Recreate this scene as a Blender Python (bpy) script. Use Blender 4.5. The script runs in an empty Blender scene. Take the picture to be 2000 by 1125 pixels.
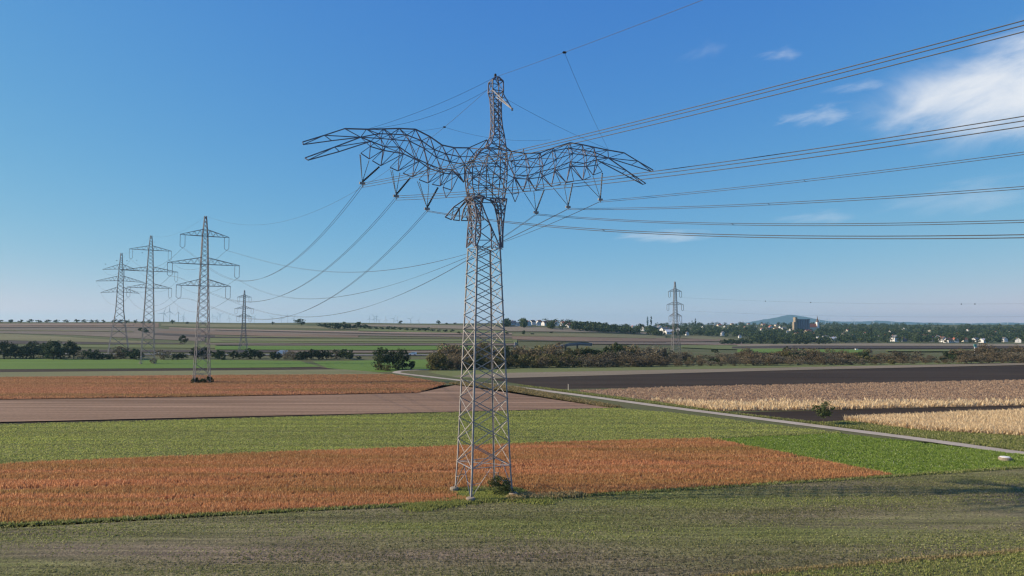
import bpy, math, random
import numpy as np
from mathutils import Vector

SC = bpy.context.scene
COL = SC.collection
rnd = random.Random(7)
nr = np.random.default_rng(11)
R = math.radians

# ------------------------------------------------------------------ camera maths
CAM_Z = 22.0
FPX = 2000 * 24 / 36.0
HOR = 636.0
PITCH = math.atan((HOR - 562.5) / FPX)
cp, sp = math.cos(PITCH), math.sin(PITCH)


def ray(px, py):
    xr = (px - 1000.0) / FPX
    yu = -(py - 562.5) / FPX
    return np.array([xr, cp - yu * sp, sp + yu * cp])


def sm(a, b, t):
    t = np.clip((t - a) / (b - a), 0, 1)
    return t * t * (3 - 2 * t)


LY = [-1e5, 470, 600, 800, 1000, 1350, 1500, 1650, 2600, 20000]
LZ = [0, 0, 3.0, 9.2, 15.5, 27.0, 30.0, 28.5, 14, 10]
RY = [-1e5, 470, 800, 1200, 1700, 2600, 3200, 6000, 20000]
RZ = [0, 0, -4.5, -10, 1.5, 26, 15, 0, 0]


def terrain(X, Y):
    X = np.asarray(X, float); Y = np.asarray(Y, float)
    phi = X / np.maximum(Y, 1.0)
    k = np.interp(phi, [-0.8, -0.55, -0.3, -0.1, 0.2], [1.03, 1.01, 0.94, 0.92, 0.86])
    zl = np.interp(Y, LY, LZ) * k
    zl = zl + sm(600, 900, Y) * 0.9 * np.sin(phi * 23 + 1.3) * np.clip(Y / 1500, 0, 1)
    zr = np.interp(Y, RY, RZ)
    w = sm(0.0, 0.36, phi)
    return zl * (1 - w) + zr * w


def hit(px, py):
    d = ray(px, py)
    t = 15.0
    o = np.array([0, 0, CAM_Z])
    tp = t
    while t < 16000:
        p = o + d * t
        if p[2] < float(terrain(p[0], p[1])):
            a, b = tp, t
            for _ in range(30):
                m = 0.5 * (a + b); p = o + d * m
                if p[2] < float(terrain(p[0], p[1])): b = m
                else: a = m
            return o + d * b
        tp = t
        t *= 1.012
    return o + d * 5000


def at_depth(px, py, Y):
    d = ray(px, py)
    return np.array([0, 0, CAM_Z]) + d * (Y / d[1])


# ------------------------------------------------------------------ object helpers
def tag(o, label=None, cat=None, group=None, kind=None):
    if label: o['label'] = label
    if cat: o['category'] = cat
    if group: o['group'] = group
    if kind: o['kind'] = kind
    return o


def empty(name, loc=(0, 0, 0), rz=0.0):
    o = bpy.data.objects.new(name, None)
    o.empty_display_size = 0.5
    o.location = loc; o.rotation_euler = (0, 0, rz)
    COL.objects.link(o)
    return o


def link(name, me, mat=None, parent=None, loc=None, rz=None):
    o = bpy.data.objects.new(name, me)
    if mat is not None:
        for m in (mat if isinstance(mat, (list, tuple)) else [mat]):
            me.materials.append(m)
    COL.objects.link(o)
    if parent is not None: o.parent = parent
    if loc is not None: o.location = loc
    if rz is not None: o.rotation_euler = (0, 0, rz)
    return o


def np_mesh(name, V, F, n):
    """V (k,3); F (m,n) faces all with n corners"""
    V = np.asarray(V, np.float32); F = np.asarray(F, np.int32)
    me = bpy.data.meshes.new(name)
    me.vertices.add(len(V)); me.vertices.foreach_set('co', V.ravel())
    me.loops.add(F.size); me.loops.foreach_set('vertex_index', F.ravel())
    me.polygons.add(len(F)); me.polygons.foreach_set('loop_start', np.arange(0, F.size, n, dtype=np.int32))
    me.update(calc_edges=True); me.validate()
    return me


class MB:
    def __init__(s): s.v = []; s.f = []; s.m = []

    def add(s, vs, fs, mi=0):
        b = len(s.v)
        s.v += [tuple(map(float, v)) for v in vs]
        s.f += [tuple(b + i for i in f) for f in fs]
        s.m += [mi] * len(fs)

    def box(s, c, d, rz=0.0, mi=0):
        cx, cy, cz = c; a, b, h = d[0] / 2, d[1] / 2, d[2] / 2
        co, si = math.cos(rz), math.sin(rz)
        vs = []
        for z in (-h, h):
            for x, y in ((-a, -b), (a, -b), (a, b), (-a, b)):
                vs.append((cx + x * co - y * si, cy + x * si + y * co, cz + z))
        s.add(vs, [(3, 2, 1, 0), (4, 5, 6, 7), (0, 1, 5, 4), (1, 2, 6, 5), (2, 3, 7, 6), (3, 0, 4, 7)], mi)

    def beam(s, p0, p1, w=0.1, h=None, ref=(0, 0, 1), off=(0, 0), mi=0):
        p0 = np.asarray(p0, float); p1 = np.asarray(p1, float)
        h = w if h is None else h
        d = p1 - p0; L = np.linalg.norm(d)
        if L < 1e-6: return
        d /= L
        r = np.asarray(ref, float)
        a = r - d * np.dot(r, d)
        if np.linalg.norm(a) < 0.05:
            r = np.array([0.9, 0.4, 0.1]); a = r - d * np.dot(r, d)
        a /= np.linalg.norm(a); b = np.cross(d, a)
        vs = []
        for p in (p0, p1):
            for x, y in ((-1, -1), (1, -1), (1, 1), (-1, 1)):
                vs.append(p + a * (x * w / 2 + off[0]) + b * (y * h / 2 + off[1]))
        s.add(vs, [(3, 2, 1, 0), (4, 5, 6, 7), (0, 1, 5, 4), (1, 2, 6, 5), (2, 3, 7, 6), (3, 0, 4, 7)], mi)

    def angle(s, p0, p1, w, A, B, t=0.03):
        """steel L-section: two plates, spread along +A and +B from the heel line"""
        p0 = np.asarray(p0, float); p1 = np.asarray(p1, float)
        A = np.asarray(A, float); B = np.asarray(B, float)
        for D, N, o in ((A, B, 0), (B, A, t)):
            vs = []
            for p in (p0, p1):
                for x, y in ((o, 0), (w, 0), (w, t), (o, t)):
                    vs.append(p + D * x + N * y)
            s.add(vs, [(3, 2, 1, 0), (4, 5, 6, 7), (0, 1, 5, 4), (1, 2, 6, 5), (2, 3, 7, 6), (3, 0, 4, 7)])

    def tube(s, pts, r, n=6, mi=0, cap=True):
        pts = [np.asarray(p, float) for p in pts]
        rr = r if isinstance(r, (list, tuple)) else [r] * len(pts)
        vs, fs = [], []
        for i, p in enumerate(pts):
            d = pts[min(i + 1, len(pts) - 1)] - pts[max(i - 1, 0)]
            d = d / (np.linalg.norm(d) + 1e-9)
            ref = np.array([0, 0, 1.0]) if abs(d[2]) < 0.9 else np.array([1.0, 0, 0])
            a = np.cross(ref, d); a /= np.linalg.norm(a); b = np.cross(d, a)
            for k in range(n):
                an = 2 * math.pi * k / n
                vs.append(p + rr[i] * (a * math.cos(an) + b * math.sin(an)))
        for i in range(len(pts) - 1):
            for k in range(n):
                k2 = (k + 1) % n
                fs.append((i * n + k, i * n + k2, (i + 1) * n + k2, (i + 1) * n + k))
        if cap:
            fs.append(tuple(range(n))[::-1]); fs.append(tuple((len(pts) - 1) * n + k for k in range(n)))
        s.add(vs, fs, mi)

    def lathe(s, c, prof, n=12, mi=0):
        vs, fs = [], []
        for r, z in prof:
            for k in range(n):
                an = 2 * math.pi * k / n
                vs.append((c[0] + r * math.cos(an), c[1] + r * math.sin(an), c[2] + z))
        for i in range(len(prof) - 1):
            for k in range(n):
                k2 = (k + 1) % n
                fs.append((i * n + k, i * n + k2, (i + 1) * n + k2, (i + 1) * n + k))
        fs.append(tuple(range(n))[::-1]); fs.append(tuple((len(prof) - 1) * n + k for k in range(n)))
        s.add(vs, fs, mi)

    def mesh(s, name, smooth=False):
        me = bpy.data.meshes.new(name)
        me.from_pydata(s.v, [], s.f)
        if any(s.m): me.polygons.foreach_set('material_index', s.m)
        if smooth: me.polygons.foreach_set('use_smooth', [True] * len(s.f))
        me.update()
        return me

    def build(s, name, mat, parent=None, smooth=False, loc=None, rz=None):
        return link(name, s.mesh(name, smooth), mat, parent, loc, rz)


def copy_tree(o, parent=None):
    c = o.copy(); COL.objects.link(c); c.parent = parent
    for ch in o.children: copy_tree(ch, c)
    return c


# ------------------------------------------------------------------ materials
def base_mat(name):
    m = bpy.data.materials.new(name); m.use_nodes = True
    nt = m.node_tree; b = nt.nodes['Principled BSDF']
    b.inputs['Specular IOR Level'].default_value = 0.25
    return m, nt, b


def ramp(nt, stops, interp='LINEAR'):
    n = nt.nodes.new('ShaderNodeValToRGB'); n.color_ramp.interpolation = interp
    els = n.color_ramp.elements
    while len(els) < len(stops): els.new(0.5)
    for e, (p, c) in zip(els, stops):
        e.position = p; e.color = (*c, 1)
    return n


def noise(nt, vec, scale, detail=4, rough=0.6):
    n = nt.nodes.new('ShaderNodeTexNoise')
    n.inputs['Scale'].default_value = scale; n.inputs['Detail'].default_value = detail
    n.inputs['Roughness'].default_value = rough
    if vec is not None: nt.links.new(vec, n.inputs['Vector'])
    return n


def mapping(nt, rz=0.0, sc=(1, 1, 1)):
    tc = nt.nodes.new('ShaderNodeNewGeometry')
    mp = nt.nodes.new('ShaderNodeMapping')
    mp.inputs['Rotation'].default_value = (0, 0, rz); mp.inputs['Scale'].default_value = sc
    nt.links.new(tc.outputs['Position'], mp.inputs['Vector'])
    return mp.outputs['Vector']


def mixc(nt, fac, a, b, mode='MIX'):
    n = nt.nodes.new('ShaderNodeMix'); n.data_type = 'RGBA'; n.blend_type = mode
    for sock, v in ((n.inputs[0], fac), (n.inputs[6], a), (n.inputs[7], b)):
        if hasattr(v, 'is_output'): nt.links.new(v, sock)
        elif isinstance(v, (int, float)): sock.default_value = v
        else: sock.default_value = (*v, 1)
    return n.outputs[2]


FIELD_ANG = 0.0


def field_mat(name, c1, c2, c3=None, big=0.03, row=0.0, rowsc=(1, 1, 1), fine=3.0, bump=0.3, amt=0.5, tracks=0.0, furrow=None):
    """soil or sward: broad patches (c1/c2) drawn out along the working direction, plus fine clods/leaves (c3)"""
    m, nt, b = base_mat(name)
    v = mapping(nt, row, (1, 1, 1))
    vs = mapping(nt, row, rowsc)
    big_n = noise(nt, vs, big, 5, 0.62)
    r1 = ramp(nt, [(0.36, c1), (0.64, c2)]); nt.links.new(big_n.outputs['Fac'], r1.inputs['Fac'])
    fn = noise(nt, v, fine, 4, 0.7)
    c3 = c3 or tuple(x * 0.55 for x in c1)
    f2 = ramp(nt, [(0.42, (0, 0, 0)), (0.68, (1, 1, 1))]); nt.links.new(fn.outputs['Fac'], f2.inputs['Fac'])
    mul = nt.nodes.new('ShaderNodeMath'); mul.operation = 'MULTIPLY'; mul.inputs[1].default_value = amt
    nt.links.new(f2.outputs['Color'], mul.inputs[0])
    col = mixc(nt, mul.outputs[0], r1.outputs['Color'], c3)
    if tracks:
        w = nt.nodes.new('ShaderNodeTexWave'); w.wave_type = 'BANDS'; w.bands_direction = 'Y'
        w.inputs['Scale'].default_value = tracks; w.inputs['Distortion'].default_value = 1.2
        w.inputs['Detail'].default_value = 2; w.inputs['Detail Scale'].default_value = 0.6
        nt.links.new(v, w.inputs['Vector'])
        wr = ramp(nt, [(0.25, (0.72, 0.72, 0.72)), (0.8, (1.1, 1.1, 1.1))]); nt.links.new(w.outputs['Fac'], wr.inputs['Fac'])
        col = mixc(nt, 0.8, col, wr.outputs['Color'], 'MULTIPLY')
    if furrow:
        fv = mapping(nt, row, (furrow[1], 1, 1))
        for sc_, lo_, hi_ in ((furrow[0], .36, .64), (furrow[0] * .22, .3, .7)):
            q = noise(nt, fv, sc_, 3, 0.6)
            fr = ramp(nt, [(lo_, furrow[2]), (hi_, furrow[3])]); nt.links.new(q.outputs['Fac'], fr.inputs['Fac'])
            col = mixc(nt, 1.0, col, fr.outputs['Color'], 'MULTIPLY')
    nt.links.new(col, b.inputs['Base Color'])
    b.inputs['Roughness'].default_value = 0.95; b.inputs['Specular IOR Level'].default_value = 0.08
    bp = nt.nodes.new('ShaderNodeBump'); bp.inputs['Strength'].default_value = bump; bp.inputs['Distance'].default_value = 0.15
    nt.links.new(fn.outputs['Fac'], bp.inputs['Height']); nt.links.new(bp.outputs['Normal'], b.inputs['Normal'])
    return m


def island_mat(name, stops, rough=0.8, transl=0.0, patch=None):
    """leaves / stalks: each leaf picks its own tone"""
    m, nt, b = base_mat(name)
    g = nt.nodes.new('ShaderNodeNewGeometry')
    r = ramp(nt, stops); nt.links.new(g.outputs['Random Per Island'], r.inputs['Fac'])
    col = r.outputs['Color']
    if patch:
        v = mapping(nt, patch[0], patch[1]); n = noise(nt, v, patch[2], 4, 0.6)
        pr = ramp(nt, [(0.35, patch[3]), (0.65, patch[4])]); nt.links.new(n.outputs['Fac'], pr.inputs['Fac'])
        col = mixc(nt, 1.0, col, pr.outputs['Color'], 'MULTIPLY')
    oi = nt.nodes.new('ShaderNodeObjectInfo')
    hs = nt.nodes.new('ShaderNodeHueSaturation')
    mr = nt.nodes.new('ShaderNodeMapRange'); mr.inputs['To Min'].default_value = 0.72; mr.inputs['To Max'].default_value = 1.3
    nt.links.new(oi.outputs['Random'], mr.inputs['Value']); nt.links.new(mr.outputs['Result'], hs.inputs['Value'])
    nt.links.new(col, hs.inputs['Color'])
    nt.links.new(hs.outputs['Color'], b.inputs['Base Color'])
    b.inputs['Roughness'].default_value = rough; b.inputs['Specular IOR Level'].default_value = 0.12
    if transl:
        tr = nt.nodes.new('ShaderNodeBsdfTranslucent'); nt.links.new(hs.outputs['Color'], tr.inputs['Color'])
        mx = nt.nodes.new('ShaderNodeMixShader'); mx.inputs[0].default_value = transl
        nt.links.new(b.outputs[0], mx.inputs[1]); nt.links.new(tr.outputs[0], mx.inputs[2])
        nt.links.new(mx.outputs[0], nt.nodes['Material Output'].inputs['Surface'])
    return m


def plain(name, c, rough=0.6, metal=0.0, var=0.15, scale=2.0, spec=0.3):
    m, nt, b = base_mat(name)
    v = mapping(nt); n = noise(nt, v, scale, 3)
    r = ramp(nt, [(0.3, tuple(x * (1 - var) for x in c)), (0.7, tuple(min(1, x * (1 + var)) for x in c))])
    nt.links.new(n.outputs['Fac'], r.inputs['Fac']); nt.links.new(r.outputs['Color'], b.inputs['Base Color'])
    b.inputs['Roughness'].default_value = rough; b.inputs['Metallic'].default_value = metal
    b.inputs['Specular IOR Level'].default_value = spec
    return m


M = {}
M['steel'] = plain('galvanised_lit_steel', (0.285, 0.272, 0.268), 0.6, 0.0, 0.25, 1.3, 0.2)  # lighter copy for tower and beak, sunlit tone put into the colour
M['steel_shaded'] = plain('weathered_shaded_steel', (0.142, 0.130, 0.152), 0.55, 0.0, 0.3, 1.1, 0.4)  # same steel on the bird's body: weathering plus unlit shade in the colour
M['steel_far'] = plain('dull_steel', (0.20, 0.19, 0.19), 0.6, 0.15, 0.2, 0.6)
M['rust_steel'] = plain('rusty_steel', (0.26, 0.20, 0.18), 0.65, 0.15, 0.25, 0.5)
M['cable'] = plain('cable_aluminium', (0.06, 0.062, 0.07), 0.6, 0.2, 0.1)
M['insul'] = plain('insulator_brown', (0.018, 0.017, 0.018), 0.35, 0, 0.1)
M['insul_light'] = plain('insulator_grey', (0.13, 0.15, 0.16), 0.35, 0, 0.1)
M['concrete'] = plain('concrete', (0.27, 0.225, 0.17), 0.9, 0, 0.2, 1.5)
M['white'] = plain('white_render', (0.68, 0.67, 0.66), 0.8, 0, 0.06, 0.3)
M['cream'] = plain('cream_render', (0.60, 0.53, 0.42), 0.85, 0, 0.08, 0.3)
M['greyw'] = plain('grey_render', (0.22, 0.22, 0.235), 0.85, 0, 0.08, 0.3)
M['redroof'] = plain('red_tiles', (0.30, 0.10, 0.06), 0.8, 0, 0.25, 0.6)
M['brownroof'] = plain('brown_tiles', (0.12, 0.075, 0.06), 0.8, 0, 0.25, 0.6)
M['greyroof'] = plain('grey_tiles', (0.13, 0.135, 0.15), 0.7, 0, 0.2, 0.6)
M['glass'] = plain('window_glass', (0.02, 0.025, 0.03), 0.15, 0, 0.1, 1, 0.5)
M['paint'] = plain('white_paint', (0.75, 0.75, 0.75), 0.35, 0, 0.03, 1, 0.5)
M['tyre'] = plain('tyre_rubber', (0.02, 0.02, 0.02), 0.9)
M['teal'] = plain('teal_paint', (0.10, 0.30, 0.28), 0.5)
M['bark'] = plain('bark', (0.06, 0.047, 0.037), 0.9, 0, 0.3, 4)
M['turb'] = plain('turbine_white', (0.62, 0.63, 0.65), 0.5, 0, 0.03)
M['turb_shaded'] = plain('turbine_shaded', (0.30, 0.31, 0.33), 0.5, 0, 0.03)  # darker copy of the turbine white, silhouette shade painted in
M['black'] = plain('black_rubber', (0.015, 0.015, 0.015), 0.7)
M['bird'] = plain('bird_plumage', (0.03, 0.03, 0.035), 0.9)
M['hill'] = field_mat('hazy_hill_forest', (0.022, 0.034, 0.034), (0.03, 0.042, 0.04), (0.016, 0.024, 0.024), 0.002, fine=0.01, bump=0.0)  # forest green pushed towards blue, distance haze put into the colour

L_DARK = island_mat('leaf_dark', [(0, (0.016, 0.026, 0.012)), (0.6, (0.032, 0.050, 0.020)), (1, (0.062, 0.082, 0.032))], transl=0.2)
L_MID = island_mat('leaf_mid', [(0, (0.030, 0.044, 0.017)), (0.6, (0.058, 0.078, 0.028)), (1, (0.10, 0.115, 0.045))], transl=0.25)
L_OLIVE = island_mat('leaf_olive', [(0, (0.07, 0.066, 0.027)), (0.6, (0.125, 0.115, 0.045)), (1, (0.19, 0.165, 0.07))], transl=0.25)
L_BROWN = island_mat('twig_brown', [(0, (0.085, 0.067, 0.042)), (0.6, (0.150, 0.116, 0.070)), (1, (0.21, 0.165, 0.10))], transl=0.3)
L_GREY = island_mat('twig_grey', [(0, (0.085, 0.075, 0.052)), (0.6, (0.145, 0.126, 0.088)), (1, (0.20, 0.172, 0.12))], transl=0.3)

# ------------------------------------------------------------------ ground sheet
def axis(lo, hi, n, near):
    t = np.linspace(-1, 1, n)
    k = 5.2
    a = np.sinh(k * t) / math.sinh(k)
    return np.where(a < 0, -a * lo, a * hi)


gx = axis(-16500, 16500, 281, 0)
gy = np.concatenate([np.linspace(-3000, -200, 8), np.linspace(-100, 460, 15), np.geomspace(470, 16500, 190)])
GX, GY = np.meshgrid(gx, gy)
GZ = terrain(GX, GY)
nx, ny = len(gx), len(gy)
V = np.stack([GX.ravel(), GY.ravel(), GZ.ravel()], 1)
ii, jj = np.meshgrid(np.arange(nx - 1), np.arange(ny - 1))
a = (jj * nx + ii).ravel()
F = np.stack([a, a + 1, a + 1 + nx, a + nx], 1)
gm = field_mat('meadow', (0.080, 0.098, 0.038), (0.125, 0.118, 0.062), (0.055, 0.06, 0.03), 0.02, fine=1.2, rowsc=(0.3, 1, 1))
tag(link('ground', np_mesh('ground', V, F, 4), gm), kind='structure')

# ------------------------------------------------------------------ fields
def poly_world(pts, dens=25):
    out = []
    n = len(pts)
    for i in range(n):
        (x0, y0), (x1, y1) = pts[i], pts[(i + 1) % n]
        k = max(1, int(abs(x1 - x0) / 60 + abs(y1 - y0) / 40))
        for j in range(k):
            t = j / k
            p = hit(x0 + (x1 - x0) * t, y0 + (y1 - y0) * t)
            out.append(p)
    return out


def sheet(name, pts, mat, lift, jag=0.0):
    import bmesh
    q = []
    for i, (x, y) in enumerate(pts):      # carry the field on well past the frame
        if x == -250:
            for nb_ in (pts[i - 1], pts[(i + 1) % len(pts)]):
                if nb_[0] >= 0:
                    k = (nb_[1] - y) / (nb_[0] - x); x, y = -800, y - 550 * k
                    break
        q.append((x, y))
    w = poly_world(q)
    bm = bmesh.new()
    vs = []
    for p in w:
        q = (p[0] + rnd.uniform(-jag, jag), p[1] + rnd.uniform(-jag, jag))
        vs.append(bm.verts.new((q[0], q[1], float(terrain(*q)) + lift)))
    f = bm.faces.new(vs)
    if f.normal.z < 0: f.normal_flip()
    bmesh.ops.triangulate(bm, faces=bm.faces[:], ngon_method='EAR_CLIP')
    me = bpy.data.meshes.new(name); bm.to_mesh(me); bm.free()
    o = link(name, me, mat); tag(o, kind='structure')
    return [(p[0], p[1]) for p in w]


def band(name, xs, yt, yb, mat, lift, nx=None, ny=5):
    """a field lying on the slope: outline between two lines, laid on the terrain"""
    x0, x1 = xs[0], xs[-1]
    nx = nx or max(6, int((x1 - x0) / 25))
    V, F = [], []
    for i in range(nx + 1):
        px = x0 + (x1 - x0) * i / nx
        a, b = np.interp(px, xs, yt), np.interp(px, xs, yb)
        A, B = hit(px, a), hit(px, b)
        for j in range(ny + 1):
            q = A + (B - A) * j / ny
            V.append((q[0], q[1], float(terrain(q[0], q[1])) + lift))
    for i in range(nx):
        for j in range(ny):
            k = i * (ny + 1) + j
            F.append((k, k + 1, k + ny + 2, k + ny + 1))
    o = link(name, np_mesh(name, V, F, 4), mat); tag(o, kind='structure')


ROW = -R(11)
ST = (0.12, 1, 1)
F_FORE = field_mat('sprouting_soil', (0.200, 0.222, 0.074), (0.245, 0.194, 0.148), (0.060, 0.052, 0.038), 0.085, ROW, (0.18, 1, 1), 3.2, 1.6, 0.85, furrow=(1.6, .05, (.72, .72, .74), (1.2, 1.2, 1.14)))
F_ORSOIL = field_mat('crop_litter', (0.27, 0.135, 0.068), (0.33, 0.17, 0.085), (0.14, 0.075, 0.045), 0.05, ROW, ST, 2.0, 0.5, 0.6)
F_GREEN = field_mat('young_green', (0.185, 0.190, 0.078), (0.205, 0.235, 0.070), (0.115, 0.112, 0.055), 0.035, ROW, (0.2, 1, 1), 2.2, 0.5, 0.6, furrow=(.9, .03, (.84, .82, .86), (1.12, 1.12, 1.04)))
F_BRIGHT = field_mat('bright_green', (0.115, 0.185, 0.045), (0.165, 0.205, 0.060), (0.085, 0.085, 0.042), 0.22, 0, (0.5, 1, 1), 1.1, 0.6, 0.75)
F_STUB = field_mat('pink_stubble', (0.218, 0.142, 0.096), (0.300, 0.202, 0.138), (0.115, 0.080, 0.056), 0.05, ROW, (0.08, 1, 1), 1.2, 0.5, 0.5, furrow=(.55, .025, (.70, .68, .66), (1.2, 1.2, 1.2)))
F_PLOW = field_mat('ploughed_soil', (0.039, 0.028, 0.020), (0.056, 0.041, 0.029), (0.026, 0.019, 0.014), 0.05, 0.1, (0.1, 1, 1), 1.6, 0.6, 0.6, furrow=(.6, .05, (.8, .8, .8), (1.15, 1.15, 1.15)))
F_PALE = field_mat('pale_grass', (0.15, 0.155, 0.075), (0.19, 0.185, 0.095), (0.10, 0.10, 0.05), 0.04, ROW, ST, 0.8)
F_TAN = field_mat('tan_stubble', (0.19, 0.16, 0.115), (0.24, 0.20, 0.145), (0.12, 0.10, 0.07), 0.05, 0.1, ST, 0.8)
F_CORNS = field_mat('corn_stubble', (0.30, 0.205, 0.135), (0.37, 0.26, 0.17), (0.17, 0.115, 0.075), 0.08, 0.1, (0.12, 1, 1), 1.0, 0.6, 0.6)
F_VIV = field_mat('vivid_green', (0.098, 0.165, 0.034), (0.118, 0.195, 0.042), (0.065, 0.10, 0.024), 0.03, 0, ST, 0.8)
F_DRYG = field_mat('dry_verge', (0.22, 0.175, 0.085), (0.17, 0.165, 0.065), (0.11, 0.09, 0.045), 0.12, 0, (1, 1, 1), 1.4)
F_VERGE = field_mat('verge_grass', (0.135, 0.155, 0.05), (0.20, 0.18, 0.085), (0.08, 0.082, 0.035), 0.15, 0, (1, 1, 1), 1.8)
F_BRN = field_mat('brown_field', (0.165, 0.115, 0.080), (0.21, 0.150, 0.105), (0.10, 0.072, 0.052), 0.01, 0, (0.3, 1, 1), 0.3, 0.2)
F_PINK = field_mat('pale_pink_field', (0.24, 0.17, 0.13), (0.28, 0.21, 0.16), (0.18, 0.125, 0.10), 0.01, 0, (0.3, 1, 1), 0.3, 0.2)
F_MAUVE = field_mat('mauve_soil', (0.145, 0.118, 0.090), (0.185, 0.150, 0.115), (0.095, 0.076, 0.058), 0.012, 0, (0.3, 1, 1), 0.3, 0.2)
F_OLIV = field_mat('olive_field', (0.155, 0.148, 0.075), (0.195, 0.178, 0.095), (0.09, 0.085, 0.05), 0.01, 0, (0.3, 1, 1), 0.3, 0.2)
F_GRN2 = field_mat('far_green', (0.125, 0.145, 0.058), (0.155, 0.175, 0.068), (0.09, 0.10, 0.042), 0.012, 0, (0.3, 1, 1), 0.3, 0.2)
F_DKB = field_mat('far_dark_soil', (0.062, 0.05, 0.045), (0.08, 0.065, 0.056), (0.045, 0.036, 0.032), 0.012, 0, (0.3, 1, 1), 0.3, 0.2)
F_ROAD = field_mat('road_surface', (0.33, 0.29, 0.24), (0.40, 0.355, 0.30), (0.24, 0.21, 0.175), 0.2, 0, (1, 1, 1), 1.5, 0.15, 0.35)
F_ASPH = field_mat('asphalt', (0.16, 0.155, 0.15), (0.20, 0.195, 0.19), (0.12, 0.12, 0.12), 0.2, 0, (1, 1, 1), 1.0, 0.1, 0.3)

L0 = 0.004
W_FORE = sheet('field', [(-1500, 1110), (-250, 1042), (0, 1027), (360, 1009), (690, 993), (860, 984), (1040, 975), (1400, 953), (1745, 931), (2000, 914), (2500, 885), (3000, 1125), (3000, 1800), (-1500, 1800)], F_FORE, L0, 0.1)
P_OR_A = [(-250, 1042), (0, 1026), (360, 1008), (690, 992), (860, 983), (1040, 974), (1400, 952), (1745, 930), (1560, 893), (1385, 858), (1100, 866), (500, 887), (0, 909), (-250, 918)]
W_OR_A = sheet('crop_field', P_OR_A, F_ORSOIL, L0 * 2, 0.15)
P_GREEN = [(-250, 918), (0, 908), (500, 886), (1100, 865), (1385, 857), (1560, 850), (1638, 845), (1480, 826), (1300, 805), (1200, 797), (870, 806), (400, 819), (0, 829), (-250, 834)]
W_GREEN = sheet('field', P_GREEN, F_GREEN, L0 * 3, 0.12)
W_BRIGHT = sheet('grass_patch', [(1385, 858), (1560, 851), (1630, 847), (1800, 866), (2000, 889), (2500, 944), (2500, 886), (2000, 913), (1745, 930), (1560, 893)][:5] + [(2500, 950), (2300, 905), (2000, 913), (1745, 930), (1560, 893)], F_BRIGHT, L0 * 4, 0.12)
sheet('field', [(-250, 833), (0, 828), (400, 818), (870, 805), (1195, 797), (1000, 765), (890, 752), (815, 768), (360, 776), (0, 781), (-250, 783)], F_STUB, L0 * 5, 0.15)
sheet('field_edge', [(-250, 835.2), (0, 830), (400, 820), (870, 806.8), (1195, 798.2), (1195, 796.8), (870, 804.6), (400, 817.2), (0, 827), (-250, 832)], F_PLOW, L0 * 12)
P_OR_B = [(-250, 783), (0, 780), (360, 775), (815, 767), (872, 750), (765, 732), (400, 734), (0, 738), (-250, 740)]
W_OR_B = sheet('crop_field', P_OR_B, F_ORSOIL, L0 * 6, 0.2)
sheet('grass_strip', [(-250, 740), (0, 737), (400, 733), (760, 731), (700, 722), (640, 721), (0, 727), (-250, 729)], F_PALE, L0 * 7)
sheet('field', [(-250, 728), (0, 727), (400, 723.5), (660, 721.5), (625, 717), (400, 719.5), (0, 721), (-250, 722)], F_PLOW, L0 * 8)
sheet('field', [(-250, 722), (0, 721), (400, 719), (560, 717.5), (625, 716), (585, 705), (400, 702.5), (0, 701), (-250, 700)], F_VIV, L0 * 9)
sheet('field', [(640, 719), (740, 727), (840, 722), (960, 706), (900, 701), (720, 704), (610, 706)], F_VIV, L0 * 9)
# right of the lane
sheet('field', [(835, 727), (900, 739), (1000, 733), (1500, 719), (2000, 708), (2400, 700), (2400, 706), (2000, 713), (1500, 724), (1000, 736), (960, 742), (880, 741)][:6] + [(2400, 693), (2000, 701), (1500, 712), (1000, 720), (860, 722)], F_GRN2, L0 * 5)
sheet('field', [(880, 735), (960, 739), (1500, 724), (2000, 713), (2400, 705), (2400, 701), (2000, 708.5), (1500, 718.5), (1000, 728), (900, 733)], F_TAN, L0 * 7)
sheet('field', [(955, 741), (1080, 760), (1300, 757), (1600, 751), (2000, 743), (2400, 735), (2400, 706), (2000, 714), (1500, 724.5), (1000, 738)], F_PLOW, L0 * 8)
P_CORN1 = [(1130, 764), (1260, 782), (1400, 803), (1600, 801), (2000, 792), (2400, 783), (2400, 735), (2000, 743), (1600, 751), (1300, 757)]
W_CORN1 = sheet('corn_field', P_CORN1, F_CORNS, L0 * 9)
sheet('field', [(1420, 806), (1600, 826), (1690, 824), (2000, 809), (2400, 795), (2400, 783), (2000, 793), (1600, 802)], F_PLOW, L0 * 10)
P_CORN2 = [(1650, 823), (1800, 842), (2000, 853), (2400, 880), (2400, 795), (2000, 808), (1760, 818)]
W_CORN2 = sheet('corn_field', P_CORN2, F_CORNS, L0 * 11)
P_DRY = [(890, 751), (1000, 765), (1195, 797), (1215, 797), (1010, 758), (905, 746), (875, 750)]
W_DRY = sheet('verge', P_DRY, F_DRYG, L0 * 12)
P_VG = [(1010, 752), (1100, 763), (1260, 783), (1400, 804), (1600, 827), (1660, 824), (1800, 843), (2000, 854), (2400, 885), (2400, 930), (2000, 882), (1600, 829), (1300, 792), (1100, 765)]
W_VG = sheet('verge', P_VG, F_VERGE, L0 * 10)
W_STRIP = sheet('grass_strip', [(1400, 1127), (1700, 1101), (2000, 1077), (2300, 1055), (2300, 1400), (1400, 1400)], F_GREEN, L0 * 2, 0.2)


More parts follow.
